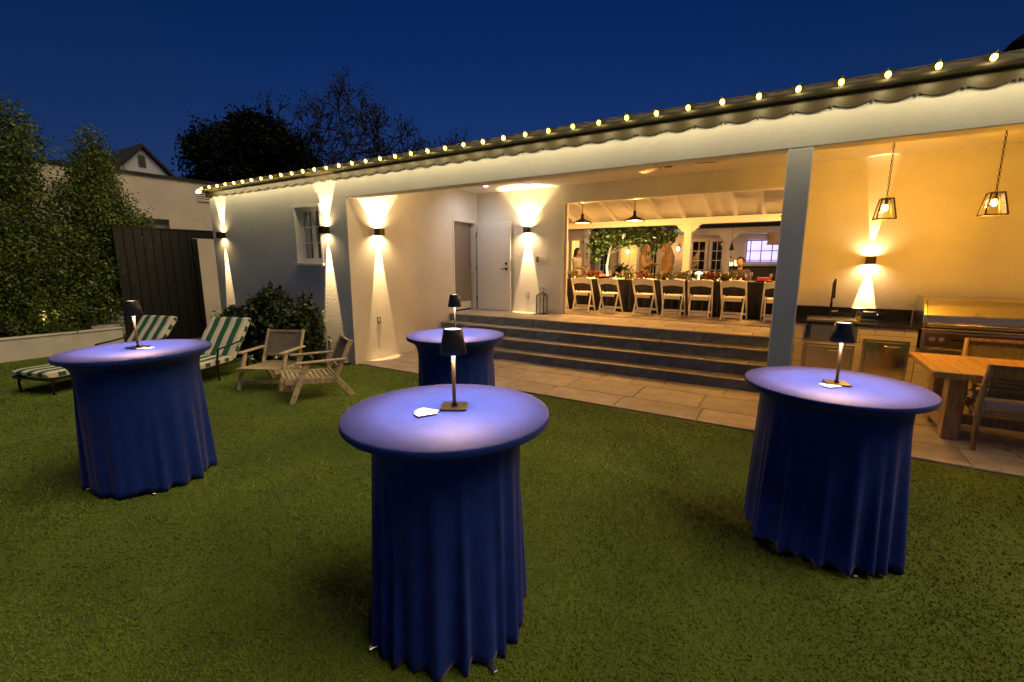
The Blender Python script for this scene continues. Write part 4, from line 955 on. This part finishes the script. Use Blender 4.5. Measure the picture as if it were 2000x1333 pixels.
    if coat:
        for k in range(4): MB().ball(S((.098 - abs(k - 1) * .004, .012, .73 - k * .075 + dz)), (.004 * h, .008 * h, .008 * h), 8, 6).build('button', dark_metal, s)
    t = MB()
    for i in range(2): cap(t, hips[i], knees[i], .064, .050); cap(t, knees[i], (ank[i][0], ank[i][1], ank[i][2] + .02), .048, .038)
    cap(t, (0, .03, hipz + .01), (0, -.03, hipz + .01), .078, .078); o = t.build('trousers', legs, s); remesh(o, .009)
    t = MB(); t.ball(S((hx - .012, 0, .95 + dz)), (.060 * h, .056 * h, .064 * h), 14, 10)
    if hair == 'long':
        cap(t, (hx - .03, 0, .95 + dz), (-.055, .02, .80 + dz), .05, .042); cap(t, (-.055, .02, .80 + dz), (-.075, .015, .70 + dz), .040, .020)
        for sy in (-1, 1): cap(t, (hx - .012, sy * .045, .95 + dz), (hx - .025, sy * .052, .85 + dz), .026, .022)
    elif hair == 'bob':
        cap(t, (hx - .03, 0, .95 + dz), (-.04, 0, .86 + dz), .05, .046)
        for sy in (-1, 1): cap(t, (hx - .008, sy * .045, .955 + dz), (hx - .01, sy * .055, .85 + dz), .026, .024)
    o = t.build('hair', haircol, s); remesh(o, .008)
    for sy in (-1, 1): MB().ball(S((hx + .050, sy * .019, .943 + dz)), (.006 * h, .007 * h, .005 * h), 8, 6).build('eye', black_metal, s)
    MB().ball(S((hx + .052, 0, .893 + dz)), (.005 * h, .014 * h, .004 * h), 8, 6).build('mouth', M('lips', (.30, .10, .08), .5), s)
    for i in range(2): MB().ball(S((ank[i][0] + .04, ank[i][1] * 1.05, .024)), (.082 * h, .030 * h, .024 * h), 12, 8).build('shoe', shoes, s, smooth=True)
    return s
brown_hair = M('dark_hair', (.016, .010, .008), .5, var=.3); blond = M('blond_hair', (.22, .13, .05), .5, var=.3, scale=30); black_hair = M('black_hair', (.008, .007, .007), .5)
tan_cloth = M('tan_jacket', (.34, .22, .12), .85, var=.1, scale=20); camel = M('camel_coat', (.26, .15, .06), .85, var=.1, scale=20); ivory = M('ivory_blouse', (.62, .56, .44), .8, var=.06, scale=20)
rustp = M('rust_trousers', (.14, .045, .025), .85, var=.1); darkp = M('dark_trousers', (.02, .02, .025), .85); shirt = M('dark_shirt', (.045, .035, .040), .85, var=.1)
person('person', 'person with long dark hair in an ivory sleeveless top at the left window', (-5.13, 11.8, .5), R(-8), 1.50, [((.02, .125, .66), (.15, .06, .635)), ((.03, -.125, .66), (.15, -.05, .645))], 'long', ivory, rustp, brown_hair, black_metal, long_sleeve=False)
person('person', 'person in a tan jacket with folded arms under the lit tree', (-3.25, 11.8, .5), R(-12), 1.56, [((.05, .135, .665), (.125, -.035, .70)), ((.05, -.135, .665), (.14, .03, .685))], 'bob', tan_cloth, darkp, blond, black_metal)
person('person', 'person in a buttoned camel coat with long fair hair beside the terrace post', (-2.68, 11.75, .5), R(200), 1.57, [((-.01, .135, .655), (.04, .11, .50)), ((-.01, -.135, .655), (.04, -.115, .50))], 'long', camel, darkp, blond, black_metal, coat=True, headtilt=.8)
person('person', 'seated person in a dark shirt at the far side of the banquet table', (-.93, 10.28, .611), R(-95), 1.42, [((.08, .13, .64), (.20, .05, .66)), ((.08, -.13, .64), (.20, -.05, .66))], 'short', shirt, darkp, black_hair, black_metal, sit=True)
sst = empty('stool', (-.93, 10.28, .611), label='low dark stool under the seated person', cat='stool')
MB().box(-.17, .17, -.16, .17, .30, .335).build('seat', darkp, sst, bevel=.01)
for sx in (-1, 1):
    for sy in (-1, 1): MB().tube([(sx * .14, sy * .13, 0), (sx * .13, sy * .12, .30)], .012, 6).build('leg', black_metal, sst)
"""plate carried by the woman at the window"""
cu = MB().lathe([(.012, 0), (.016, .01), (.03, .05), (.032, .08)], 12, capb=True).build('cup', rustp, smooth=True); cu.location = (-4.86, 11.77, 1.44); tag(cu, 'small dark cup held by the person at the left window', 'cup')

# ---------------------------------------------------------------- far wing across the courtyard
siding = M('white_siding', (.66, .62, .56), .6, var=.04, scale=4)
fw = empty('courtyard_wing', (-3, 16, .5), label='white house wing with porch and french doors across the courtyard', cat='house'); WL = Vector((3, -16, -.5))
WY = 16.0
def wp(m, name, mat, parent=None, **k): return m.build(name, mat, parent or fw, loc=WL if parent is None else None, **k)
m = MB().box(-9.0, 2.0, WY + .05, WY + .2, .5, 3.2); wp(m, 'wall', siding)
for k in range(22):
    z = .52 + k * .115
    if z > 2.75: break
    o = MB().add([(-1.95, WY + .049, z), (2.0, WY + .049, z), (2.0, WY + .02, z), (-1.95, WY + .02, z), (-1.95, WY + .049, z + .112), (2.0, WY + .049, z + .112), (2.0, WY + .038, z + .112), (-1.95, WY + .038, z + .112)], [(0, 1, 2, 3), (7, 6, 5, 4), (3, 2, 6, 7), (0, 3, 7, 4), (1, 5, 6, 2)]); wp(o, 'siding_board', siding)
def french(x0, x1, z0, z1, cols, rows, paneM):
    d = MB(); e = .085; d.box(x0, x0 + e, WY - .02, WY + .03, z0, z1); d.box(x1 - e, x1, WY - .02, WY + .03, z0, z1); d.box(x0 + e, x1 - e, WY - .019, WY + .03, z1 - e, z1); d.box(x0 + e, x1 - e, WY - .019, WY + .03, z0, z0 + .25)
    o = wp(d, 'french_door', white_paint)
    a, b, c, dd = x0 + e, x1 - e, z0 + .25, z1 - e
    for i in range(cols):
        for j in range(rows):
            xa = a + (b - a) * i / cols; xb = a + (b - a) * (i + 1) / cols; za = c + (dd - c) * j / rows; zb = c + (dd - c) * (j + 1) / rows
            MB().box(xa + .011, xb - .011, WY - .002, WY + .004, za + .011, zb - .011).build('pane', paneM, o)
    mm = MB()
    for i in range(1, cols): xx = a + (b - a) * i / cols; mm.box(xx - .011, xx + .011, WY - .012, WY + .02, c, dd)
    for j in range(1, rows):
        zz = c + (dd - c) * j / rows; mm.box(a, b, WY - .010, WY + .02, zz - .011, zz + .011)
    mm.build('muntins', white_paint, o)
dim_pane = MG('dim_pane', (.32, .26, .20), .02, .10); gold_pane = ME('gold_pane', (1.0, .62, .16), .75)
french(-2.97, -2.42, .52, 2.36, 2, 5, dim_pane); french(-2.38, -1.92, .52, 2.36, 2, 5, dim_pane)
french(-6.2, -5.6, .52, 2.36, 2, 4, dim_pane); french(-5.36, -4.62, .52, 2.36, 2, 4, gold_pane); french(-4.30, -3.95, .52, 2.36, 2, 4, dim_pane)
m = MB().box(-9, 2.0, 14.84, 14.98, 2.42, 2.62); wp(m, 'porch_beam', white_paint)
m = MB().prism([(14.7, 2.60), (18.5, 4.3), (18.5, 4.4), (14.7, 2.70)], lambda a, b: (-9.2, a, b), lambda a, b: (2.2, a, b)); wp(m, 'porch_roof', roof_dark)
m = MB().box(-9, 2.0, 14.98, WY + .05, 2.62, 2.66); wp(m, 'porch_ceiling', white_paint)
for px in (-1.72, -5.72): 
    p = post(px, 14.91, .15, .5, 2.42, fw, WL)
MB().box(-7.9, -7.2, 1.2, 1.25, 0, .1)
tv = empty('lit_window', (-.9, 15.98, 1.62), label='bright violet lit grid window on the siding wall', cat='window')
MB().box(-.40, .62, -.0, .02, .02, .64).build('screen', ME('violet_glow', (.62, .55, 1.0), 1.5), tv)
m = MB()
for x in (-.42, -.31, -.02, .27, .60): m.box(x, x + .022, -.02, 0, .0, .66)
for z in (.0, .05, .33, .64): m.box(-.42, .62, -.019, 0, z, z + .02)
m.build('muntins', dark_metal, tv)
light('AREA', (-.85, 15.9, 1.95), 3, (.6, .5, 1.0), aim=(0, -1, 0), size=.3)
ba = empty('bar_counter', (-.9, 15.5, .5), label='dark bar counter below the violet window', cat='bar counter')
MB().box(-.92, 1.2, 0, .4, .0, .96).build('front', M('bar_slate', (.05, .052, .055), .6, var=.2), ba); MB().box(-.96, 1.2, -.04, .42, .961, 1.01).build('top', granite, ba)
for (dx, hh) in ((-.78, .11), (-.62, .17)):
    cd = empty('candle_jar', (-.9 + dx, 15.6, 1.511), label='glowing candle jar on the bar, the %s one' % ('shorter' if hh < .12 else 'taller'), cat='candle')
    MB().lathe([(.06, 0), (.065, hh), (.055, hh)], 14, capb=True).build('jar', ME('candle_glow', (1.0, .66, .25), 3.0 if hh < .12 else 1.2), cd, smooth=True)
hc = empty('bell_chime', (-1.30, 12.0, 1.90), label='dark cone shaped bell hanging at the right of the terrace', cat='bell')
MB().lathe([(.055, 0), (.035, .09), (.012, .18), (.004, .20)], 14).build('bell', black_metal, hc, smooth=True); MB().tube([(0, 0, .2), (0, 0, .55)], .004, 5).build('cord', black_metal, hc); MB().tube([(0, 0, .0), (0, 0, -.14)], .003, 5).build('clapper_cord', black_metal, hc); MB().box(-.014, .014, -.003, .003, -.18, -.13).build('sail', dark_metal, hc)
aw = empty('umbrella_canopy', (-.35, 13.0, .5), label='scalloped edge of a closed grey parasol beside the column', cat='umbrella')
MB().tube([(0, 0, 0), (0, 0, 1.95)], .025, 10).build('pole', dark_metal, aw); MB().lathe([(.001, 1.95), (.28, 1.83), (.30, 1.80), (.27, 1.62), (.29, 1.55), (.25, 1.57)], 12).build('canopy', M('grey_canvas', (.30, .26, .27), .9, var=.1), aw)
MB().box(-.2, .2, -.2, .2, 0, .06).build('base', granite, aw)
for (x, y, z, e, lab) in ((-3.32, WY - .02, 2.05, 9, 'glowing wall lamp beside the french doors behind the camel coat'), (-5.0, WY - .03, 1.98, 7, 'glowing wall lamp by the gold lit french door')):
    s = empty('porch_lamp', (x, y, z), label=lab, cat='wall light'); MB().box(-.03, .03, -.10, 0, -.02, .10).build('bracket', dark_metal, s); MB().ball((0, -.10, .0), (.055, .05, .075), 12, 9).build('globe', ME('globe_glow', (1, .78, .40), 9), s, smooth=True)
    light('POINT', (0, -.22, 0), e, TER, s, size=.06)
# left courtyard wing with gold windows
lw = empty('courtyard_side_wing', (-7.0, 13.2, .5), label='cream courtyard wall with gold lit sash windows at far left', cat='house'); LL = Vector((7.0, -13.2, -.5))
MB().box(-9.0, -5.40, 13.3, 13.45, .5, 2.72).build('wall', siding, lw, loc=LL)
MB().box(-9.0, -5.52, 12.9, 14.8, 2.73, 2.80).build('soffit', white_paint, lw, loc=LL)
MB().prism([(12.85, 2.80), (14.8, 3.5), (14.8, 3.6), (12.85, 2.9)], lambda a, b: (-9.0, a, b), lambda a, b: (-5.4, a, b)).build('side_roof', roof_dark, lw, loc=LL)
for (x0, x1) in ((-6.26, -6.03), (-5.97, -5.67)):
    fm = MB(); fm.box(x0 - .04, x0 + .02, 13.24, 13.299, .95, 2.36); fm.box(x1 - .02, x1 + .04, 13.24, 13.299, .95, 2.36); fm.box(x0 + .02, x1 - .02, 13.241, 13.299, 2.28, 2.36); fm.box(x0 + .02, x1 - .02, 13.241, 13.299, .95, 1.03)
    o = fm.build('window', white_paint, lw, loc=LL)
    for i in range(2):
        for j in range(4):
            a = x0 + .02 + (x1 - x0 - .04) * i / 2; b = x0 + .02 + (x1 - x0 - .04) * (i + 1) / 2; c = 1.03 + 1.25 * j / 4; d = 1.03 + 1.25 * (j + 1) / 4
            MB().box(a + .006, b - .006, 13.285, 13.295, c + .008, d - .008).build('pane', ME('window_gold', (1.0, .72, .18), 1.15), o)
post(-5.30, 12.95, .16, .5, 2.72, lw, LL)
# courtyard magnolia tree, uplit
tr = empty('courtyard_tree', (-4.68, 13.0, .5), label='small glossy leaved courtyard tree lit from below', cat='tree')
MB().tube([(0, 0, 0), (.03, .02, .5), (-.02, 0, 1.0), (.05, .0, 1.5), (.2, .05, 1.9)], [.055, .042, .036, .03, .02], 9).build('trunk', M('pale_bark', (.42, .38, .30), .8, var=.3, scale=15, bump=.4), tr, smooth=True)
m = MB()
for (q, r_) in (((-.35, .1, 1.9), .016), ((.7, 0, 1.95), .018), ((1.3, .1, 1.9), .016), ((.45, .2, 2.1), .015)): m.tube([(.02, 0, 1.35), (q[0] * .5, q[1], 1.66), q], [.026, r_, .008], 7)
m.build('limb', bark, tr)
leaf_obj('crown', leaves(blob_pts([(-.25, 0, 1.75, .35, .3, .28), (.25, 0, 1.95, .5, .4, .30), (.9, 0, 1.98, .5, .4, .34), (1.45, 0, 1.9, .42, .35, .36), (-.38, 0, 1.45, .16, .15, .25), (1.15, 0, 1.62, .22, .2, .22)], 3600, 31, .3, .06, 6), .13, 32), leaf_mag, tr)
light('SPOT', (.15, -.5, .08), 480, (1.0, .82, .42), tr, size=.03, aim=(.18, .30, 1), spot=80, blend=.5)
pt = empty('potted_plant', (-5.0, 15.4, .5), label='leafy plant in a terracotta urn before the gold french door', cat='potted plant')
MB().lathe([(.10, 0), (.07, .05), (.10, .12), (.16, .40), (.18, .42), (.15, .42)], 16, capb=True).build('urn', M('terracotta', (.30, .15, .08), .8, var=.2), pt, smooth=True)
leaf_obj('foliage', leaves(blob_pts([(0, 0, .75, .32, .25, .25)], 500, 41, .2, .05, 5), .10, 42), leaf_bush, pt)

# ---------------------------------------------------------------- planter, hedge trees, fence, bush
pln = empty('planter_wall', (-11.2, .8, 0), label='low cream rendered planter wall along the left hedge', cat='planter'); PL = Vector((11.2, -.8, 0))
MB().box(-11.18, -11.0, -4, 3.50, -.1, .36).build('wall', cream_stucco, pln, loc=PL, bevel=.008)
MB().box(-11.20, -10.985, -4, 3.52, .361, .385).build('coping', cream_stucco, pln, loc=PL, bevel=.006)
MB().box(-12.9, -11.2, -4, 3.55, 0, .31).build('soil', soil, pln, loc=PL)
MB().box(-11.55, -11.19, 3.10, 3.58, .32, .44).build('end_block', cream_stucco, pln, loc=PL, bevel=.02)
def tree(name, loc, label, cat, blobs, n, lsize, trunk, lmat, seed, tmat=bark, group=None, shell=.5, clump=.13, leafc=12, limbs=5, tr_r=.07):
    s = empty(name, loc, 0, label, cat, group)
    r = random.Random(seed); m = MB().tube([(0, 0, -.05)] + trunk, [tr_r * (1 - .6 * i / len(trunk)) for i in range(len(trunk) + 1)], 9)
    m.build('trunk', tmat, s, smooth=True)
    m = MB(); a = Vector(trunk[len(trunk) // 2])
    for k in range(limbs):
        b = blobs[k % len(blobs)]; q = Vector(b[:3]) + Vector((r.uniform(-.5, .5) * b[3], r.uniform(-.5, .5) * b[4], r.uniform(-.3, .5) * b[5])); mid = (a + q) / 2 + Vector((r.uniform(-.1, .1), r.uniform(-.1, .1), .05)) * 2
        m.tube([a, mid, q], [tr_r * .5, tr_r * .3, tr_r * .12], 6)
    m.build('limb', tmat, s)
    leaf_obj('crown', leaves(blob_pts(blobs, n, seed, shell, clump, leafc), lsize, seed + 1), lmat, s)
    return s
HG = 'trees of the tall hedge behind the planter'
tree('hedge_tree', (-12.0, 1.7, .3), 'tallest dense green hedge tree at the left edge', 'tree', [(0, .3, 1.0, .75, .9, 1.0), (0, .45, 2.4, .65, .85, .95), (0, .75, 3.3, .5, .55, .8), (.1, -.6, 2.2, .7, .9, 1.6), (0, 0, 3.6, .5, .6, .65)], 51000, 0.061, [(.02, 0, .8), (0, .1, 1.8), (.05, .2, 3.0)], leaf_hedge, 101, group=HG, shell=.45, clump=.10, leafc=22)
tree('hedge_tree', (-11.62, 3.15, .3), 'pointed green hedge tree with bare lower trunk left of the fence', 'tree', [(0, .1, 1.35, .6, .75, .9), (0, .35, 2.25, .5, .55, .75), (0, .45, 2.95, .28, .30, .60), (0, .5, 3.45, .13, .14, .32), (0, .75, 1.9, .45, .55, .5), (.05, .9, 1.3, .4, .4, .6)], 40800, 0.058, [(0, .0, .6), (-.02, .05, 1.4), (0, .2, 2.6)], leaf_hedge, 111, group=HG, shell=.4, clump=.10, leafc=22)
tree('hedge_tree', (-11.65, 2.6, .3), 'low broad green hedge tree between the tall ones over the planter', 'tree', [(.1, .1, .55, .6, .8, .55), (.1, .0, 1.2, .6, .7, .6), (.15, .7, .7, .5, .5, .6)], 25500, 0.054, [(0, 0, .4), (.02, .05, 1.1)], leaf_hedge, 121, group=HG, shell=.4, clump=.09, leafc=22)
tree('hedge_tree', (-12.0, -.6, .3), 'green hedge tree beyond the left edge of the frame', 'tree', [(0, 0, 1.3, .8, 1.2, 1.3), (0, 0, 2.9, .7, 1.1, 1.3)], 20400, 0.065, [(0, 0, .8), (.02, .05, 2.4)], leaf_hedge, 131, group=HG, shell=.5)
tw = empty('dry_branches', (-11.9, 4.15, .3), label='tuft of bare twigs curling out beside the hedge tree', cat='branches')
m = MB(); r_ = random.Random(5)
for k in range(16):
    a = r_.uniform(-.3, 1.6); p = Vector((0, 0, 1.75 + r_.uniform(-.2, .2))); pts = [p]
    for j in range(5): p = p + Vector((r_.uniform(-.05, .08), .11 * math.cos(a), .11 * math.sin(a))); a += r_.uniform(-.5, .45); pts.append(p)
    m.tube([(0, -.1, .9)] + pts, [.012] + [.008 - .001 * j for j in range(6)], 4)
m.tube([(0, -.1, -.02), (0, -.1, .95)], .02, 6); m.build('twigs', bark, tw)
# planter uplight
for (x, y, lab, en) in ((-11.5, 2.55, 'small glowing garden spotlight among the planter leaves', 5), (-6.95, 4.15, 'small glowing path light hidden behind the wooden armchair', 4)):
    z0 = .31 if x < -10 else 0
    s = empty('garden_light', (x, y, z0), label=lab, cat='garden light'); MB().tube([(0, 0, 0), (0, 0, .14)], .012, 8).build('stake', black_metal, s)
    if x < -10: MB().lathe([(.03, .14), (.04, .20), (.034, .20)], 12, capb=True).build('head', black_metal, s); MB().lathe([(.001, .195), (.034, .195)], 12).build('lens', ME('garden_glow', (1, .85, .3), 6), s); light('SPOT', (0, 0, .23), en * 3, (1, .86, .35), s, size=.03, aim=(-.2, .5, 1), spot=110, blend=.6)
    else: MB().lathe([(.08, .26), (.02, .30)], 14, capt=True).build('hat', black_metal, s); MB().tube([(0, 0, .14), (0, 0, .27)], .010, 8).build('stem', black_metal, s); light('POINT', (0, -.02, .22), en, (1, .80, .30), s, size=.03)
fe = empty('board_fence', (-11.0, 4.2, 0), label='dark brown vertical board fence with gate beam reaching the house', cat='fence'); FL = Vector((11.0, -4.2, 0))
y = 3.56
while y < 4.88:
    MB().box(-11.02, -10.985 + random.uniform(-.003, .003), y + .004, min(y + .152, 4.88), .0, 2.28).build('board', fence_mat, fe, loc=FL, bevel=.003); y += .155
MB().box(-11.045, -11.02, 3.56, 4.88, .02, 2.26).build('backing', fence_mat, fe, loc=FL)
MB().box(-11.06, -10.96, 4.88, 4.98, 0, 2.12).build('gate_post', fence_mat, fe, loc=FL)
MB().box(-11.05, -10.97, 3.56, 6.6, 2.282, 2.305).build('cap_rail', fence_mat, fe, loc=FL); MB().box(-11.04, -10.98, 4.885, 6.6, 2.13, 2.281).build('gate_beam', fence_mat, fe, loc=FL)
MB().box(-11.06, -10.96, 6.6, 6.7, 0, 2.30).build('gate_post', fence_mat, fe, loc=FL)
# bush at the facade: several leafy shrubs
SG = 'shrubs along the white facade'
for i, (x, y, h, wv, lab) in enumerate([(-8.75, 4.45, .75, .30, 'small pale leaved shrub at the left below the end sconce'), (-8.0, 4.4, .90, .40, 'broad dark shrub behind the striped lounger'), (-7.45, 4.42, 1.2, .42, 'tallest dark shrub under the facade between the sconces'), (-7.02, 4.4, .88, .30, 'dark shrub below the small white window'), (-6.60, 4.42, 1.08, .13, 'thin upright shrub nearest the patio corner')]):
    tree('shrub', (x, y, 0), lab, 'shrub', [(0, 0, h * .35, wv, .33, h * .36), (0, 0, h * .68, wv * .75, .26, h * .28), (.03, 0, h * .9, wv * .3, .12, h * .15), (-wv * .6, -.05, h * .62, wv * .35, .2, h * .22), (wv * .55, -.05, h * .6, wv * .35, .2, h * .24)], 3400 if wv > .2 else 1300, .095, [(0, 0, h * .3), (.02, 0, h * .6)], leaf_bush, 140 + i, group=SG, shell=.25, clump=.05, leafc=7, tr_r=.02, limbs=6)
sb_ = MB().box(-9.9, -6.0, 4.46, 4.80, -.05, .018).build('planting_bed', soil); tag(sb_, kind='structure')

# ---------------------------------------------------------------- neighbour, backdrop
nb = empty('neighbour_house', (-15, 6, 0), label='flat roofed tan stucco house behind the hedge and fence', cat='house'); NL = Vector((15, -6, 0))
vx = -13.0
m = MB(); m.box(vx - .2, vx, 3.0, 4.66, 0, 3.60); m.box(vx - .2, vx, 5.34, 14, 0, 3.60); m.box(vx - .2, vx, 4.66, 5.34, 2.64, 3.60); m.box(vx - .2, vx, 4.66, 5.34, 0, 1.6); m.box(-17, vx - .2, 3.0, 3.2, 0, 3.60); m.build('wall', tan_stucco, nb, loc=NL)
MB().box(-17, vx + .035, 2.96, 14, 3.601, 3.66).build('coping', roof_dark, nb, loc=NL)
MB().box(vx - .15, vx - .13, 4.66, 5.34, 1.6, 2.64).build('window', M('neighbour_blind', (.45, .42, .38), .7, var=.05), nb, loc=NL)
for (y0, y1, z0, z1) in ((4.10, 4.34, 3.22, 3.44), (6.02, 6.36, 3.14, 3.40)):
    v = MB(); v.box(vx, vx + .02, y0, y0 + .02, z0, z1); v.box(vx, vx + .02, y1 - .02, y1, z0, z1); v.box(vx, vx + .02, y0 + .02, y1 - .02, z1 - .02, z1); v.box(vx, vx + .02, y0 + .02, y1 - .02, z0, z0 + .02)
    o = v.build('wall_vent', tan_stucco, nb, loc=NL)
    MB().box(vx + .001, vx + .003, y0 + .02, y1 - .02, z0 + .02, z1 - .02).build('vent_back', black_metal, o)
    for k in range(4): zz = z0 + .03 + (z1 - z0 - .05) * k / 4; MB().add([(vx + .003, y0 + .02, zz + .03), (vx + .018, y0 + .02, zz), (vx + .018, y1 - .02, zz), (vx + .003, y1 - .02, zz + .03)], [(0, 1, 2, 3)]).build('louvre', tan_stucco, o)
MB().tube([(vx + .02, 6.4, 1.0), (vx + .12, 6.4, 1.05), (vx + .14, 6.4, .98)], .02, 8).build('tap', dark_metal, nb, loc=NL)
MB().box(vx + .002, vx + .03, 6.55, 6.75, 1.75, 2.35).build('meter_box', tan_stucco, nb, loc=NL, bevel=.006)
gb = empty('gable_house', (-21, 7.25, 0), label='dark roofed house with white gable and arched louvre vent', cat='house'); GBL = Vector((21, -7.25, 0)); gx = -19.0
gm2 = MB().prism([(5.9, 0), (8.6, 0), (8.6, 3.95), (7.25, 5.38), (5.9, 3.95)], lambda a, b: (gx, a, b), lambda a, b: (gx - .15, a, b)).build('gable_wall', M('gable_white', (.58, .58, .6), .8, var=.05), gb, loc=GBL); fixnormals(gm2)
for sg in (-1, 1):
    o = MB().add([(gx + .12, 7.25, 5.42), (gx - 9, 7.25, 5.42), (gx - 9, 7.25 + sg * 1.6, 3.75), (gx + .12, 7.25 + sg * 1.6, 3.75), (gx + .12, 7.25, 5.53), (gx - 9, 7.25, 5.53), (gx - 9, 7.25 + sg * 1.6, 3.86), (gx + .12, 7.25 + sg * 1.6, 3.86)], [(0, 1, 2, 3), (4, 7, 6, 5), (0, 4, 5, 1), (1, 5, 6, 2), (2, 6, 7, 3), (3, 7, 4, 0)]).build('roof_slope', roof_dark, gb, loc=GBL); fixnormals(o)
av = [(-.11, 0)] + [(.11 * -math.cos(t * math.pi / 10), .30 + .12 * math.sin(t * math.pi / 10)) for t in range(11)] + [(.11, 0)]
o = MB().prism(av, lambda a, b: (gx + .02, 7.22 + a, 4.78 + b), lambda a, b: (gx + .001, 7.22 + a, 4.78 + b)).build('gable_vent', M('vent_grey', (.22, .22, .24), .7), gb, loc=GBL); fixnormals(o)
for k in range(8): MB().box(gx + .021, gx + .035, 7.13, 7.31, 4.80 + k * .045, 4.815 + k * .045).build('louvre', M('louvre_dark', (.06, .06, .07), .7), o)
tree('evergreen_tree', (-22.3, 13.0, 0), 'dark dense evergreen tree behind the left end of the roof', 'tree', [(-.3, -1.2, 6.1, 1.6, 1.6, 1.6), (0, .4, 7.2, 1.7, 1.7, 1.3), (.3, 1.6, 6.2, 1.5, 1.5, 1.5), (-.9, -1.9, 6.7, .7, .7, .6), (-.7, -1.5, 5.0, .9, .9, .9), (0, .0, 4.6, 1.8, 2.2, 1.2), (.5, 2.6, 5.0, 1.3, 1.5, .8), (0, -.2, 7.9, .8, .8, .5)], 42000, .17, [(0, 0, 2), (.1, .1, 4.5), (.0, .3, 7)], leaf_dark, 201, tmat=bark_dark, shell=.35, clump=.17, leafc=16, tr_r=.3)
def bare_tree(loc, label, H, spread, seed, depth=6, twig=True, lean=0, squash=.8):
    s = empty('bare_tree', loc, 0, label, 'tree', 'bare winter trees behind the roof'); r = random.Random(seed); m = MB(); m2 = MB(); tips = []
    def grow(p, d, L, rad, k):
        q = p + d * L; mid = (p + q) / 2 + Vector((r.uniform(-1, 1), r.uniform(-1, 1), r.uniform(-1, 1))) * L * .08
        (m if k < 2 else m2).tube([p, mid, q], [max(rad, .030), max(rad * .85, .027), max(rad * .68, .022)], 7 if k < 2 else 4, cap=False)
        if k >= depth: tips.append(q); return
        for _ in range(2 if k == 0 else r.choice([2, 3, 3]) if k < 4 else r.choice([2, 2, 3])):
            a = r.uniform(.3, .85); ax = Vector((r.uniform(-1, 1), r.uniform(-1, 1), r.uniform(-.35, .6))); ax = (ax - d * ax.dot(d)).normalized()
            nd = (d * math.cos(a) + ax * math.sin(a) + Vector((0, 0, .04))).normalized(); nd.x *= spread; nd.y *= spread
            grow(q, nd.normalized(), L * r.uniform(.70, .90), rad * .62, k + 1)
    grow(Vector((0, 0, 0)), Vector((lean, lean, 1)).normalized(), H * .30, H * .022, 0)
    P = np.array([tuple(t) for t in tips]); mu = P.mean(0); kz = H / np.percentile(P[:, 2], 99)
    def fix(a):
        a = np.array([tuple(x) for x in a]); a[:, :2] -= mu[:2] * np.clip(a[:, 2:] / mu[2], 0, 1.0); a[:, 2] *= kz; a[:, :2] *= (1 - (1 - squash) * np.clip(a[:, 2:] / H * 1.5, 0, 1)); return a
    for q in (m, m2): q.v = [tuple(x) for x in fix(q.v)]
    P = fix(P)
    m.build('trunk', bark_dark, s, smooth=True); m2.build('limb', bark_dark, s)
    P = (P[:, None, :] + np.random.default_rng(seed).normal(size=(len(P), 6, 3)) * H * .012).reshape(-1, 3)
    leaf_obj('crown', leaves(P, .15, seed), M('winter_leaf', (.014, .011, .014), .9), s)
bare_tree((-23.0, 19.3, 0), 'tallest bare tree above the middle of the roof', 11.6, 1.0, 5, depth=7)
bare_tree((-26.4, 17.4, 0), 'thin bare tree between the evergreen and the tallest bare tree', 10.3, .95, 14, depth=6)
bare_tree((-23.4, 27.4, 0), 'faint bare tree low over the string lights', 10.6, 1.0, 23, depth=6)
bare_tree((-20.2, 31.0, 0), 'farthest bare tree just above the roof at right', 10.2, 1.0, 33, depth=6)
